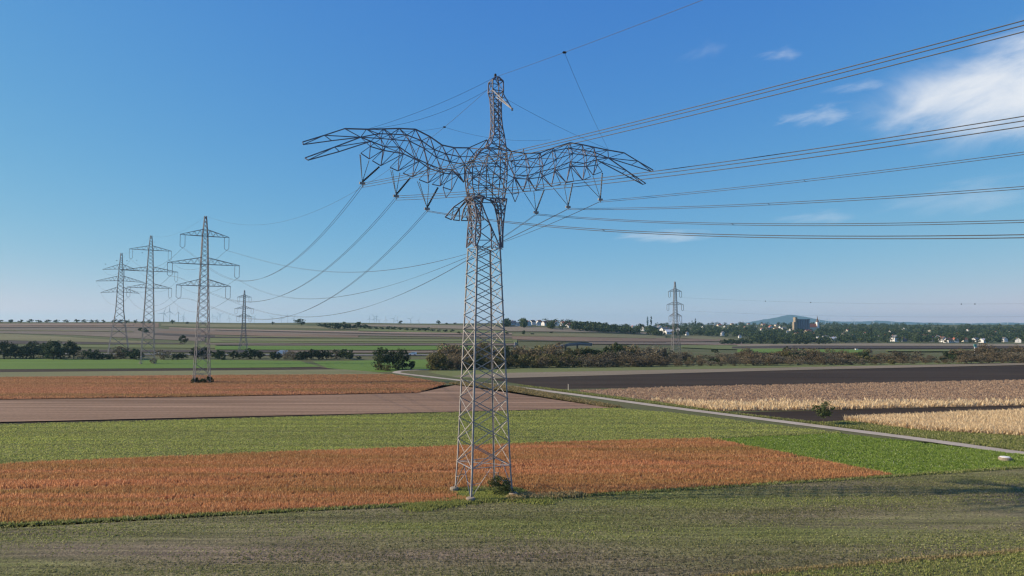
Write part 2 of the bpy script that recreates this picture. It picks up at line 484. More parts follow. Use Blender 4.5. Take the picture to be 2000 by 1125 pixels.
def road(name, pts, width, mat, lift):
    c = [hit(*p) for p in pts]
    # resample smooth
    dense = []
    for i in range(len(c) - 1):
        p0 = c[max(i - 1, 0)]; p1 = c[i]; p2 = c[i + 1]; p3 = c[min(i + 2, len(c) - 1)]
        for k in range(8):
            t = k / 8
            dense.append(0.5 * (2 * p1 + (p2 - p0) * t + (2 * p0 - 5 * p1 + 4 * p2 - p3) * t * t + (3 * p1 - p0 - 3 * p2 + p3) * t ** 3))
    dense.append(c[-1])
    V, F = [], []
    for i, p in enumerate(dense):
        d = dense[min(i + 1, len(dense) - 1)] - dense[max(i - 1, 0)]
        d = d[:2] / np.linalg.norm(d[:2]); nrm = np.array([-d[1], d[0]])
        for s in (-1, -0.33, 0.33, 1):
            q = p[:2] + nrm * s * width / 2 * (1 + rnd.uniform(-0.05, 0.05))
            V.append((q[0], q[1], float(terrain(*q)) + lift + (0.03 if abs(s) < 0.5 else 0)))
    for i in range(len(dense) - 1):
        for j in range(3):
            k = i * 4 + j
            F.append((k, k + 1, k + 5, k + 4))
    tag(link(name, np_mesh(name, V, F, 4), mat), kind='structure')


road('road', [(2500, 950), (2000, 886), (1800, 858.5), (1600, 833), (1450, 814), (1300, 795), (1100, 768), (1000, 755.5), (890, 742), (820, 734), (775, 728), (790, 724), (840, 722), (880, 720.5)], 3.7, F_ROAD, 0.07)
road('highway', [(-300, 691), (0, 692), (200, 692.5), (500, 694), (800, 694.5), (930, 693), (1000, 690)], 11, F_ASPH, 0.5)

# fields on the far slope
XS = [-250, 0, 200, 400, 600, 800, 1000, 1200]
bands = [
    (F_BRN, [-250, 0, 150, 310], [631.5, 632, 631, 631], [640, 640, 639, 640]),
    (F_MAUVE, [-250, 0, 150, 300, 400], [640, 640.5, 639.5, 641, 650], [651, 651, 655, 663, 667]),
    (F_OLIV, [-250, 0, 100, 200, 290], [651.5, 652, 657, 663, 668], [664, 665, 667, 669, 671]),
    (F_DKB, [-250, 0, 200, 360], [664.5, 665.5, 669.5, 671], [671, 672, 673, 673]),
    (F_GRN2, [130, 200, 300, 470], [674, 674, 673.5, 674], [679, 680, 680, 681]),
    (F_DKB, [100, 300, 500, 640], [684, 684.5, 685, 686], [688, 688.5, 689, 689.5]),
    (F_OLIV, [315, 420, 560, 700], [632.5, 633.5, 635, 640], [637, 640, 641, 644]),
    (F_PINK, [330, 420, 560, 760, 1000], [640, 642.5, 645.5, 649, 651], [641.5, 644.5, 648, 652, 653.5]),
    (F_MAUVE, [330, 500, 700, 900, 1000], [642, 646, 650, 654, 656], [646, 652, 656, 659, 660]),
    (F_BRN, [310, 400, 560, 700], [646.5, 648, 652.5, 656.5], [650, 654, 658, 660]),
    (F_DKB, [300, 420, 560], [651, 656, 660], [655, 660.5, 662]),
    (F_GRN2, [410, 560, 800, 1010], [661, 662, 662, 663], [670, 671, 671, 671]),
    (F_MAUVE, [400, 600, 900, 1010], [671, 672, 672, 672], [674, 674.5, 675, 675]),
    (F_VIV, [420, 560, 760, 930], [677, 677, 676, 677], [684, 684.5, 685, 684]),
    (F_MAUVE, [560, 760, 930], [686, 686.5, 686], [690, 690.5, 690]),
    (F_TAN, [660, 800, 900, 990], [634, 635, 636, 639], [636, 640, 643, 646]),
    (F_GRN2, [700, 850, 990], [642, 645, 648], [647, 650.5, 651]),
    (F_TAN, [990, 1080, 1180, 1290], [637, 641, 646, 651], [648, 648.5, 650, 654]),
    (F_OLIV, [1000, 1100, 1200, 1300], [652.5, 652, 653, 656], [656, 657, 659, 662]),
    (F_BRN, [1000, 1100, 1250, 1330, 1420], [657.5, 658.5, 660, 662, 662], [664, 667, 668, 668, 667]),
    (F_MAUVE, [1150, 1300, 1450], [669, 669, 669], [673, 674, 673]),
    (F_OLIV, [1330, 1400, 1440], [656, 657, 664], [661, 664, 666]),
    (F_PINK, [1330, 1420, 1510], [672, 673, 673], [673.5, 674.5, 674]),
    (F_GRN2, [1330, 1400, 1460, 1530], [675, 675, 676, 677], [680, 683, 684, 683]),
    (F_DKB, [1430, 1530, 1700, 1860, 2300], [678, 676.5, 677, 677.5, 677.5], [682, 681.5, 682, 682, 683]),
    (F_TAN, [1440, 1560, 1700, 2000, 2300], [674.5, 672.5, 671.5, 672.5, 672.5], [677, 676, 676.5, 677, 677]),
    (F_VIV, [1440, 1520, 1620, 1700], [684, 683.5, 684, 684.5], [690, 691, 692, 690]),
    (F_DKB, [-250, 0, 150, 300], [639.6, 640, 639, 640.2], [640.6, 641, 640, 641.2]),
    (F_PINK, [-250, 0, 120, 260], [634, 634.5, 634, 635], [636, 637, 636, 636.5]),
    (F_DKB, [420, 560, 760, 1000], [645, 648.6, 652.8, 654.4], [646, 649.6, 653.8, 655.4]),
    (F_OLIV, [420, 600, 800, 1000], [657, 659, 661, 662], [659, 660.5, 662, 663]),
    (F_DKB, [500, 700, 900, 1000], [660, 661.2, 662.2, 663], [660.8, 662, 663, 663.8]),
    (F_PALE, [430, 600, 800, 1000], [665, 666, 666.2, 666.5], [667.2, 668, 668.2, 668.4]),
    (F_DKB, [420, 640, 860, 1000], [675.4, 675.6, 675.4, 675.6], [676.6, 676.8, 676.6, 676.8]),
    (F_OLIV, [-250, 0, 150, 260], [645, 645.5, 646, 648], [646.6, 647, 647.6, 649.4]),
    (F_PALE, [1000, 1120, 1280], [656.8, 657.8, 661], [657.8, 659, 662]),
    (F_DKB, [1010, 1150, 1300], [666, 668, 669], [667, 669.2, 670]),
    (F_GRN2, [1730, 1800, 1870, 2000], [685, 685, 684, 684], [688, 688.5, 688, 688]),
]
for k, (mt, xs, yt, yb) in enumerate(bands):
    band('field', xs, yt, yb, mt, 0.35 + 0.02 * k)

# ------------------------------------------------------------------ crops (uncountable plants)
def in_poly(P, poly):
    x, y = P[:, 0], P[:, 1]
    ins = np.zeros(len(P), bool)
    n = len(poly)
    for i in range(n):
        (x0, y0), (x1, y1) = poly[i], poly[(i + 1) % n]
        c = ((y0 > y) != (y1 > y)) & (x < (x1 - x0) * (y - y0) / ((y1 - y0) + 1e-12) + x0)
        ins ^= c
    return ins


def scatter(poly, n, fov=0.80, clump=None):
    poly = np.array(poly)
    lo, hi = poly.min(0), poly.max(0)
    out = []
    tot = 0
    while tot < n:
        P = nr.uniform(lo, hi, (n * 2, 2))
        P = P[in_poly(P, [tuple(q) for q in poly])]
        P = P[np.abs(P[:, 0]) < fov * P[:, 1] + 4]
        if clump:
            v = np.sin(P[:, 0] * clump[0]) + np.sin(P[:, 1] * clump[1] + 1.7 * np.sin(P[:, 0] * 0.13)) + nr.normal(0, 0.7, len(P))
            P = P[v > clump[2]]
        if len(P) == 0: break
        out.append(P); tot += len(P)
    return np.concatenate(out)[:n]


def blades(P, nb, h, w, lean, spread):
    n = len(P) * nb
    B = np.repeat(P, nb, 0) + nr.normal(0, spread, (n, 2))
    H = np.repeat(nr.uniform(h[0], h[1], len(P)), nb) * nr.uniform(0.75, 1.05, n)
    an = nr.uniform(0, 2 * np.pi, n); wd = nr.uniform(w[0], w[1], n)
    la = nr.uniform(0, 2 * np.pi, n); ll = nr.uniform(0, lean, n) * H
    V = np.zeros((n, 3, 3), np.float32)
    dx, dy = np.cos(an) * wd / 2, np.sin(an) * wd / 2
    V[:, 0, 0] = B[:, 0] - dx; V[:, 0, 1] = B[:, 1] - dy
    V[:, 1, 0] = B[:, 0] + dx; V[:, 1, 1] = B[:, 1] + dy
    V[:, 2, 0] = B[:, 0] + np.cos(la) * ll; V[:, 2, 1] = B[:, 1] + np.sin(la) * ll; V[:, 2, 2] = H
    return V


def leaves_up(P, nb, h, w, lean, spread):
    """kite-shaped upright leaves (wider half way up)"""
    n = len(P) * nb
    B = np.repeat(P, nb, 0) + nr.normal(0, spread, (n, 2))
    H = np.repeat(nr.uniform(h[0], h[1], len(P)), nb) * nr.uniform(0.55, 1.05, n)
    an = nr.uniform(0, 2 * np.pi, n); wd = nr.uniform(w[0], w[1], n) / 2
    la = nr.uniform(0, 2 * np.pi, n); ll = nr.uniform(0, lean, n) * H
    V = np.zeros((n, 4, 3), np.float32)
    cx, cy = np.cos(la) * ll, np.sin(la) * ll
    V[:, 0, :2] = B
    V[:, 1, 0] = B[:, 0] + cx * 0.5 + np.cos(an) * wd; V[:, 1, 1] = B[:, 1] + cy * 0.5 + np.sin(an) * wd; V[:, 1, 2] = H * 0.55
    V[:, 2, 0] = B[:, 0] + cx; V[:, 2, 1] = B[:, 1] + cy; V[:, 2, 2] = H
    V[:, 3, 0] = B[:, 0] + cx * 0.5 - np.cos(an) * wd; V[:, 3, 1] = B[:, 1] + cy * 0.5 - np.sin(an) * wd; V[:, 3, 2] = H * 0.5
    return V


def plants(name, arrs, mat, label, cat):
    k = arrs[0].shape[1]
    A = np.concatenate(arrs)
    V = A.reshape(-1, 3); F = np.arange(len(V)).reshape(-1, k)
    o = link(name, np_mesh(name, V, F, k), mat)
    tag(o, label, cat, kind='stuff')
    return o


def drilled(P, sp=.55):
    c_, s_ = math.cos(-ROW), math.sin(-ROW)
    a_ = P[:, 0] * c_ + P[:, 1] * s_; b_ = -P[:, 0] * s_ + P[:, 1] * c_
    b_ = np.round(b_ / sp) * sp + nr.normal(0, .09, len(P)) + .25 * np.sin(a_ * .05)
    keep = (np.sin(a_ * .045 + 1.3 * np.sin(b_ * .21)) + np.sin(b_ * .33 + 1.1 * np.sin(a_ * .03)) + nr.normal(0, .9, len(P))) > -.55
    return np.stack([a_ * c_ - b_ * s_, a_ * s_ + b_ * c_], 1)[keep]


ORANGE = [(0, (0.33, 0.150, 0.072)), (0.4, (0.47, 0.228, 0.112)), (0.8, (0.58, 0.30, 0.155)), (1, (0.68, 0.43, 0.25))]
M['orange'] = island_mat('orange_stalk', ORANGE, 0.85, 0.45, (ROW, (0.05, 1, 1), 0.22, (0.68, 0.82, 0.62), (1.06, 1.02, 1.0)))
M['orange2'] = island_mat('orange_stalk_far', [(0, (0.30, 0.15, 0.085)), (0.5, (0.42, 0.215, 0.125)), (1, (0.52, 0.30, 0.18))], 0.85, 0.45, (ROW, (0.05, 1, 1), 0.12, (0.70, 0.84, 0.66), (1.06, 1.0, 1.0)))
M['corn'] = island_mat('dry_corn', [(0, (0.38, 0.275, 0.16)), (0.5, (0.55, 0.425, 0.255)), (1, (0.72, 0.59, 0.39))], 0.8, 0.45)
M['corn2'] = island_mat('dry_corn_pink', [(0, (0.36, 0.24, 0.165)), (0.5, (0.50, 0.35, 0.24)), (1, (0.62, 0.46, 0.32))], 0.8, 0.45)
M['sprout'] = island_mat('sprout', [(0, (0.11, 0.115, 0.05)), (0.45, (0.20, 0.215, 0.085)), (0.8, (0.28, 0.28, 0.13)), (1, (0.38, 0.35, 0.24))], 0.8, 0.45, (ROW, (0.1, 1, 1), 0.12, (0.72, 0.64, 0.85), (1.25, 1.34, 0.9)))
M['green_sprout'] = island_mat('green_sprout', [(0, (0.18, 0.19, 0.07)), (0.5, (0.275, 0.31, 0.09)), (1, (0.36, 0.39, 0.14))], 0.8, 0.45, (ROW, (0.03, 1, 1), 0.3, (0.78, 0.74, 0.86), (1.14, 1.14, 0.98)))
M['grass'] = island_mat('grass_blade', [(0, (0.11, 0.16, 0.03)), (0.5, (0.21, 0.30, 0.055)), (0.92, (0.30, 0.39, 0.09)), (1, (0.48, 0.48, 0.34))], 0.8, 0.45)
M['dry_grass'] = island_mat('dry_grass_blade', [(0, (0.16, 0.15, 0.06)), (0.5, (0.32, 0.25, 0.12)), (1, (0.48, 0.39, 0.22))], 0.8, 0.45)
M['verge_grass'] = island_mat('verge_grass_blade', [(0, (0.12, 0.14, 0.04)), (0.6, (0.22, 0.245, 0.075)), (1, (0.38, 0.35, 0.19))], 0.8, 0.45)

PB = hit(944, 965)
def clear_of_pylon(P):
    d = P - (PB[:2] + np.array([.6, .2])); r = np.hypot(d[:, 0] / 1.35, d[:, 1]); an = np.arctan2(d[:, 1], d[:, 0])
    c_, s_ = math.cos(-ROW), math.sin(-ROW)
    b_ = -P[:, 0] * s_ + P[:, 1] * c_; a_ = P[:, 0] * c_ + P[:, 1] * s_
    ok = np.ones(len(P), bool)
    for px_, py_, wd_ in ((430, 941, .55), (450, 938, .3), (700, 901, .3), (200, 985, .25)):
        q_ = hit(px_, py_); b0 = -q_[0] * s_ + q_[1] * c_
        ok &= ~((np.abs(b_ - b0 - .5 * np.sin(a_ * .06)) < wd_) & (nr.random(len(P)) < .75))
    thin = np.sin(a_ * .21 + 2 * np.sin(b_ * .3)) * np.sin(b_ * .55 + np.sin(a_ * .11))
    ok &= ~((thin > .55) & (nr.random(len(P)) < .45))
    P, r, an = P[ok], r[ok], an[ok]
    return P[r > 3.7 + .5 * np.sin(3 * an) + .3 * np.sin(7 * an + 1)]
pv_ = []
for k in range(40):
    an = 2 * math.pi * k / 40; r = 3.8 + .5 * math.sin(3 * an) + .3 * math.sin(7 * an + 1)
    pv_.append((PB[0] + .6 + math.cos(an) * r * 1.35, PB[1] + .2 + math.sin(an) * r, L0 * 3))
me_ = bpy.data.meshes.new('grass_patch'); me_.from_pydata(pv_, [], [tuple(range(40))])
tag(link('grass_patch', me_, F_VERGE), kind='structure')
wp_ = nr.uniform(-1, 1, (9000, 2)); wp_ = wp_[np.hypot(wp_[:, 0], wp_[:, 1]) < 1] * np.array([5.4, 4.0]) + PB[:2] + np.array([.6, .2])
wp_ = wp_[(np.sin(wp_[:, 0] * 1.7) + np.sin(wp_[:, 1] * 2.3 + 1) + nr.normal(0, .7, len(wp_))) > -.8]
plants('grass', [leaves_up(wp_, 3, (.08, .38), (.06, .16), .9, .12)], M['green_sprout'], 'short weeds inside the legs of the bird pylon', 'grass')
plants('crop', [leaves_up(clear_of_pylon(scatter(W_OR_A, 95000)), 5, (0.42, 0.68), (0.05, 0.12), 0.6, 0.14)], M['orange'], 'dense orange-brown ripe crop around the bird pylon', 'crop')
plants('crop', [leaves_up(scatter(W_OR_B, 70000), 4, (0.4, 0.7), (0.14, 0.3), 0.7, 0.25)], M['orange2'], 'strip of orange-brown crop behind the pink stubble field', 'crop')
c1 = np.array(W_CORN1)
pc = scatter(W_CORN1, 42000)
dsplit = pc[:, 1] - (np.interp(pc[:, 0], [0, 60, 140], [205, 188, 190]))
front, back = pc[dsplit < nr.normal(0, 5, len(pc))], pc[dsplit >= 0]
plants('corn', [leaves_up(front, 5, (0.8, 1.75), (0.16, 0.32), 0.9, 0.4)], M['corn'], 'standing dry golden corn beyond the dark ploughed strip', 'corn')
plants('corn', [leaves_up(back[:18000], 4, (0.3, 0.8), (0.2, 0.4), 0.9, 0.4)], M['corn2'], 'broken pinkish corn stubble behind the golden corn', 'corn')
plants('corn', [leaves_up(scatter(W_CORN2, 20000), 6, (0.8, 1.75), (0.13, 0.27), 0.9, 0.4)], M['corn'], 'standing dry golden corn beside the lane verge', 'corn')
plants('grass', [leaves_up(scatter(W_BRIGHT, 46000, clump=(1.3, 1.9, -0.9)), 3, (0.10, 0.40), (0.06, 0.16), 0.8, 0.18)], M['grass'], 'rough bright green weeds between orange crop and lane', 'grass')
plants('grass', [leaves_up(scatter(W_VG, 24000), 3, (0.2, 0.6), (0.1, 0.28), 0.6, 0.2)], M['verge_grass'], 'rough green verge grass along the far side of the lane', 'grass')
plants('grass', [leaves_up(scatter(W_DRY, 12000), 3, (0.3, 0.9), (0.15, 0.4), 0.5, 0.3)], M['dry_grass'], 'dry yellow grass on the near verge of the lane', 'grass')
plants('sprouts', [leaves_up(drilled(scatter(W_FORE, 110000)), 3, (0.06, 0.22), (0.05, 0.13), 1.0, 0.09)], M['sprout'], 'sparse sprouts over the grey soil of the nearest field', 'sprouts')
plants('sprouts', [leaves_up(scatter(W_GREEN, 60000), 3, (0.10, 0.28), (0.12, 0.3), 0.8, 0.2)], M['green_sprout'], 'low young green crop behind the orange field', 'sprouts')
plants('grass', [leaves_up(scatter(W_STRIP, 14000), 3, (0.10, 0.30), (0.05, 0.12), 0.8, 0.1)], M['green_sprout'], 'green grass strip in the nearest corner', 'grass')
# field-edge grass lines
E_NEAR = [(1380, 1129), (1550, 1114), (1700, 1101), (1850, 1089), (2000, 1077), (2100, 1070)]
def edge_line(pts, n, wid):
    w = [hit(*p)[:2] for p in pts]
    out = []
    for i in range(len(w) - 1):
        k = int(n / (len(w) - 1))
        t = nr.uniform(0, 1, (k, 1))
        out.append(w[i] * (1 - t) + w[i + 1] * t + nr.normal(0, wid, (k, 2)))
    return np.concatenate(out)
plants('grass', [leaves_up(edge_line([(-100, 1032), (0, 1027), (360, 1009), (690, 993), (860, 985), (1040, 975), (1400, 953), (1745, 931), (2000, 914)], 7000, 0.22), 3, (0.15, 0.5), (0.05, 0.14), 0.7, 0.1)], M['verge_grass'], 'thin grass line along the front edge of the orange crop', 'grass')
plants('grass', [leaves_up(edge_line(E_NEAR, 2600, 0.22), 3, (0.10, 0.34), (0.05, 0.12), 0.8, 0.1)], M['dry_grass'], 'dry tufts along the edge of the nearest green strip', 'grass')
plants('grass', [leaves_up(edge_line([(1385, 858), (1500, 852), (1640, 846)], 1500, 0.3), 3, (0.2, 0.5), (0.1, 0.25), 0.7, 0.1)], M['verge_grass'], 'grass ridge between pale green field and bright weeds', 'grass')

# ------------------------------------------------------------------ trees and bushes
def crown_mesh(name, rx, ry, rz, cz, ncl, nleaf, leaf, seed, cone=0.0, low=0.0, clr=0.32):
    g = np.random.default_rng(seed)
    pts = []
    C = []
    while len(C) < ncl:
        p = g.uniform(-1, 1, 3)
        r = np.linalg.norm(p)
        if r > 1 or r < 0.25 or (p[2] < -0.6 and g.random() < 0.4): continue
        if cone:
            k = 1 - cone * (p[2] * 0.5 + 0.5); p[0] *= k; p[1] *= k
        C.append(p)
    C = np.array(C)
    n = ncl * nleaf
    cen = np.repeat(C, nleaf, 0)
    d = g.normal(0, 1, (n, 3)); d /= np.linalg.norm(d, axis=1, keepdims=True)
    q = cen + d * (g.uniform(0.3, 1, (n, 1)) ** 0.5) * clr * np.repeat(g.uniform(0.55, 1.25, ncl), nleaf)[:, None]
    P = q * np.array([rx, ry, rz]) + np.array([0, 0, cz])
    P[:, 2] = np.maximum(P[:, 2], low)
    nrm = d + g.normal(0, 0.6, (n, 3)); nrm /= np.linalg.norm(nrm, axis=1, keepdims=True)
    t = np.cross(nrm, g.normal(0, 1, (n, 3))); t /= np.linalg.norm(t, axis=1, keepdims=True)
    b = np.cross(nrm, t)
    s = leaf * g.uniform(0.5, 1.2, (n, 1)) / 2
    V = np.stack([P - t * s, P - b * s * 0.7, P + t * s, P + b * s * 0.7], 1).reshape(-1, 3)
    F = np.arange(len(V)).reshape(-1, 4)
    return np_mesh(name, V, F, 4)


def trunk_mesh(name, h, r, spread, cz, seed, nlimb=6):
    g = random.Random(seed)
    mb = MB()
    top = np.array([g.uniform(-.2, .2) * r * 4, g.uniform(-.2, .2) * r * 4, h])
    mb.tube([(0, 0, -0.3), (top[0] * .4, top[1] * .4, h * .45), top], [r * 1.15, r * 0.85, r * 0.5], 6)
    for k in range(nlimb):
        an = 2 * math.pi * k / nlimb + g.uniform(-.4, .4)
        s = top * g.uniform(.55, .98)
        e = np.array([math.cos(an) * spread * g.uniform(.5, .9), math.sin(an) * spread * g.uniform(.5, .9), cz + g.uniform(-.2, .7) * spread])
        m = (s + e) / 2 + np.array([0, 0, 0.12 * spread])
        mb.tube([s, m, e], [r * .42, r * .28, r * .1], 5)
    return mb.mesh(name, True)


PROTO = {}
def proto(key, name, mat, R3, cz, ncl, nleaf, leaf, seed, trunk=None, **kw):
    """one plant kind: crown mesh + trunk mesh, sized for a nominal plant 1 unit tall = its metres"""
    cm = crown_mesh('crown', *R3, cz, ncl, nleaf, leaf, seed, **kw)
    cm.materials.append(mat)
    th, tr, ts = trunk or (cz * 0.6, 0.12, R3[0] * 0.7)
    tm = trunk_mesh('trunk', th, tr, ts, cz, seed)
    tm.materials.append(M['bark'])
    PROTO.setdefault(key, []).append((name, cm, tm, cz + R3[2]))


for s in range(3):
    proto('tree', 'tree', L_MID, (3.8, 3.8, 3.6), 5.2, 26, 42, 0.75, 100 + s, (3.2, 0.26, 3.0))
    proto('tree_dark', 'tree', L_DARK, (3.9, 3.9, 4.3), 4.5, 34, 45, 0.75, 200 + s, (2.4, 0.28, 3.0))
    proto('bush_dark', 'bush', L_DARK, (3.0, 2.8, 2.3), 2.2, 22, 44, 0.6, 300 + s, (1.2, 0.12, 2.0))
    proto('bush_olive', 'bush', L_OLIVE, (3.2, 2.9, 2.8), 2.8, 24, 44, 0.6, 400 + s, (1.4, 0.12, 2.0))
    proto('scrub_brown', 'shrub', L_BROWN, (3.6, 3.0, 2.6), 2.4, 24, 46, 0.5, 500 + s, (1.2, 0.10, 2.4), clr=0.4)
    proto('scrub_grey', 'shrub', L_GREY, (3.6, 3.0, 2.4), 2.3, 22, 46, 0.5, 600 + s, (1.2, 0.10, 2.4), clr=0.4)
    # far, small ones
    proto('far_tree', 'tree', L_DARK, (5.0, 5.0, 4.2), 5.6, 12, 16, 2.0, 700 + s, (3.6, 0.35, 3.2), clr=0.4)
    proto('far_tree_mid', 'tree', L_MID, (5.0, 5.0, 4.0), 5.4, 12, 16, 2.0, 800 + s, (3.4, 0.35, 3.2), clr=0.4)
proto('poplar', 'poplar_tree', L_DARK, (1.8, 1.8, 9.0), 10.5, 22, 20, 1.6, 901, (8, 0.35, 1.2), clr=0.3)
proto('pine', 'tree', L_DARK, (5.2, 5.0, 5.8), 6.4, 52, 60, 0.75, 950, (5.0, 0.32, 3.2))
proto('pine', 'tree', L_DARK, (5.2, 5.0, 5.8), 6.4, 52, 60, 0.75, 951, (5.0, 0.32, 3.2))
proto('lone', 'tree', L_MID, (1.9, 1.9, 1.6), 2.7, 26, 50, 0.30, 960, (1.9, 0.07, 1.3))
proto('near_bush', 'bush', L_MID, (2.4, 1.7, 1.7), 1.5, 46, 70, 0.22, 970, (0.9, 0.06, 1.8), clr=0.30)


def plant(key, x, y, h, label, cat, group=None, wide=1.0, name=None, dz=0.0):
    ps = PROTO[key]; nm, cm, tm, H = ps[rnd.randrange(len(ps))]
    z = float(terrain(x, y)) + dz
    t = empty(name or nm, (x, y, z), rnd.uniform(0, 6.28))
    s = h / H
    t.scale = (s * wide, s * wide, s)
    for n_, m_ in (('crown', cm), ('trunk', tm)):
        o = bpy.data.objects.new(n_, m_); COL.objects.link(o); o.parent = t
    tag(t, label, cat, group)
    return t


def plant_px(key, px, py, hpx, label, cat, group=None, wide=1.0, name=None):
    p = hit(px, py)
    return plant(key, p[0], p[1], hpx * p[1] / FPX, label, cat, group, wide, name)


# dark wood on the near edge of the highway, far end of the left fields
G_L = 'dark trees in the clump at the end of the bright green field'
for px, h, w in [(-20, 30, 1.2), (8, 33, 1.1), (30, 25, 1.2), (52, 24, 1.2), (66, 32, 1.2), (84, 27, 1.2), (104, 35, 1.1), (118, 26, 1.2), (136, 31, 1.0), (144, 26, .9), (20, 20, 1.2), (95, 22, 1.2)]:
    plant_px('tree_dark', px, 701 + rnd.uniform(-3, 1), h, 'dark broad tree in the clump at the far end of the bright green field', 'tree', G_L, w * 1.15)
G_H = 'dark bushes in the broken hedge along the highway'
for px, h, w in [(166, 19, 1.1), (176, 20, 1.2), (188, 15, 1.1), (204, 12, 1.4), (215, 10, 1.3), (228, 16, 1.2), (242, 26, 1.0), (254, 20, 1.2), (266, 21, 1.1), (320, 21, 1.1), (345, 12, 1.3), (355, 13, 1.3), (388, 24, .9), (398, 20, 1), (420, 17, 1.1), (432, 18, 1.1), (456, 17, 1.1), (470, 12, 1.2), (488, 22, 1.1), (497, 19, 1.1), (508, 14, 1.1), (534, 16, 1), (541, 14, 1), (562, 15, 1.3), (574, 17, 1.2), (588, 17, 1.2), (600, 16, 1.3), (612, 21, .9), (622, 18, 1.1), (638, 18, 1.1), (652, 19, 1.2), (664, 18, 1.2), (676, 19, 1.1), (684, 14, 1.1), (700, 6, 1.5)]:
    plant_px('bush_dark' if rnd.random() < .7 else 'scrub_grey', px, 702 + rnd.uniform(-1.5, 1), h, 'dark bush in the broken hedge between green field and highway', 'bush', G_H, w, name='bush')
plant_px('tree_dark', 357, 672, 17, 'round dark tree alone on the green slope below the ridge', 'tree', wide=1.1)
plant_px('bush_dark', 280, 648, 8, 'dark low bush alone on the brown slope behind the pylons', 'bush', wide=1.6)
plant_px('bush_dark', 287, 650, 6, 'smaller dark bush just below the lone one on the brown slope', 'bush', wide=1.6)
# pines at the bend of the lane
plant_px('pine', 744, 722, 41, 'tall dark tree standing by the bend of the lane, widest of three', 'tree', wide=1.0)
plant_px('pine', 786, 722, 40, 'tall dark tree by the bend of the lane, next to white van', 'tree', wide=0.95)
plant_px('pine', 766, 719, 33, 'shorter dark tree between two tall ones at lane bend', 'tree', wide=0.9)
plant_px('bush_dark', 804, 722, 17, 'dark round bush at the foot of the tall lane trees', 'bush', wide=0.9)
plant_px('bush_olive', 740, 723, 14, 'pale bush in front of the tall lane trees', 'bush', wide=1.3)
plant_px('bush_olive', 756, 724, 12, 'pale grey-green bush at the edge of the lane bend', 'bush', wide=1.3)
plant_px('bush_dark', 778, 723, 13, 'low dark bush under the tall trees beside the lane', 'bush', wide=1.4)
# scrub belt
G_S = 'shrubs of the scrub belt beyond the ploughed field'
G_O = 'olive bushes of the scrub belt beyond the ploughed field'
G_K = 'dark bushes in the scrub belt beyond the ploughed field'
def belt(px):
    return np.interp(px, [840, 900, 1000, 1200, 1400, 1700, 2000, 2100], [722.5, 722, 718.5, 716.5, 714.5, 712, 708.5, 707.5])
def belt_top(px):
    return np.interp(px, [840, 880, 920, 1000, 1060, 1150, 1215, 1260, 1320, 1370, 1450, 1550, 1640, 1750, 1850, 1870, 1940, 2010, 2100], [38, 41, 40, 38, 36, 36, 34, 32, 26, 14, 22, 26, 22, 19, 14, 22, 26, 24, 24])
for row, (dy, frac) in enumerate([(0, .62), (-3.5, .85), (-8, 1.0), (-12, 1.05)]):
    px = 845 + row * 5
    while px < 2060:
        top = belt_top(px) * frac * rnd.uniform(.66, 1.08)
        if row == 3 and belt_top(px) < 20:
            px += 14; continue
        u = rnd.random()
        if px < 1060: key = 'bush_olive' if u < .55 else ('tree_dark' if u < .66 else 'scrub_brown')
        elif px < 1130: key = 'bush_olive' if u < .7 else 'scrub_brown'
        elif row >= 2 and px < 1230: key = 'bush_dark' if u < .6 else 'bush_olive'
        else: key = 'scrub_brown' if u < .55 else ('scrub_grey' if u < .86 else ('bush_dark' if u < .92 else 'bush_olive'))
        p = hit(px, belt(px) + dy)
        hh = max(2.0, (top + dy * .3) * p[1] / FPX)
        if key.startswith('scrub'): lab = 'leafless brown or grey shrub within the scrub belt'; ct, gp = 'shrub', G_S
        elif key == 'bush_olive': lab = 'olive green bush among the brown shrubs of the scrub belt'; ct, gp = 'bush', G_O
        else: lab = 'dark green bush among the brown shrubs of the scrub belt'; ct, gp = 'bush', G_K
        plant(key, p[0], p[1], hh, lab, ct, gp, rnd.uniform(1.0, 1.35) * (1.25 if hh < 6 else 1.0), name=ct)
        px += rnd.uniform(17, 26)
plant_px('bush_olive', 856, 723, 36, 'yellow-green bush beside the lane trees at the belt end', 'bush', wide=.9)
plant_px('tree_dark', 1208, 700, 30, 'squarish dark tree rising above the brown scrub belt', 'tree', wide=1.0)
plant_px('bush_dark', 1397, 689, 8, 'small dark bush standing in the pale field behind scrub', 'bush', wide=1.3)
plant_px('tree_dark', 1537, 693, 16, 'taller dark tree at the back edge of the scrub', 'tree', wide=1.0)
plant_px('bush_dark', 1560, 694, 13, 'dark bush at back of the scrub beside taller tree', 'bush', wide=1.1)
plant_px('lone', 1609, 830, 46, 'small young tree standing alone beside the lane', 'tree', wide=1.0)
nb = hit(980, 968)
plant('near_bush', nb[0], nb[1] + .2, 2.6, 'leafy green bush growing against the foot of the bird pylon', 'bush', wide=1.0)
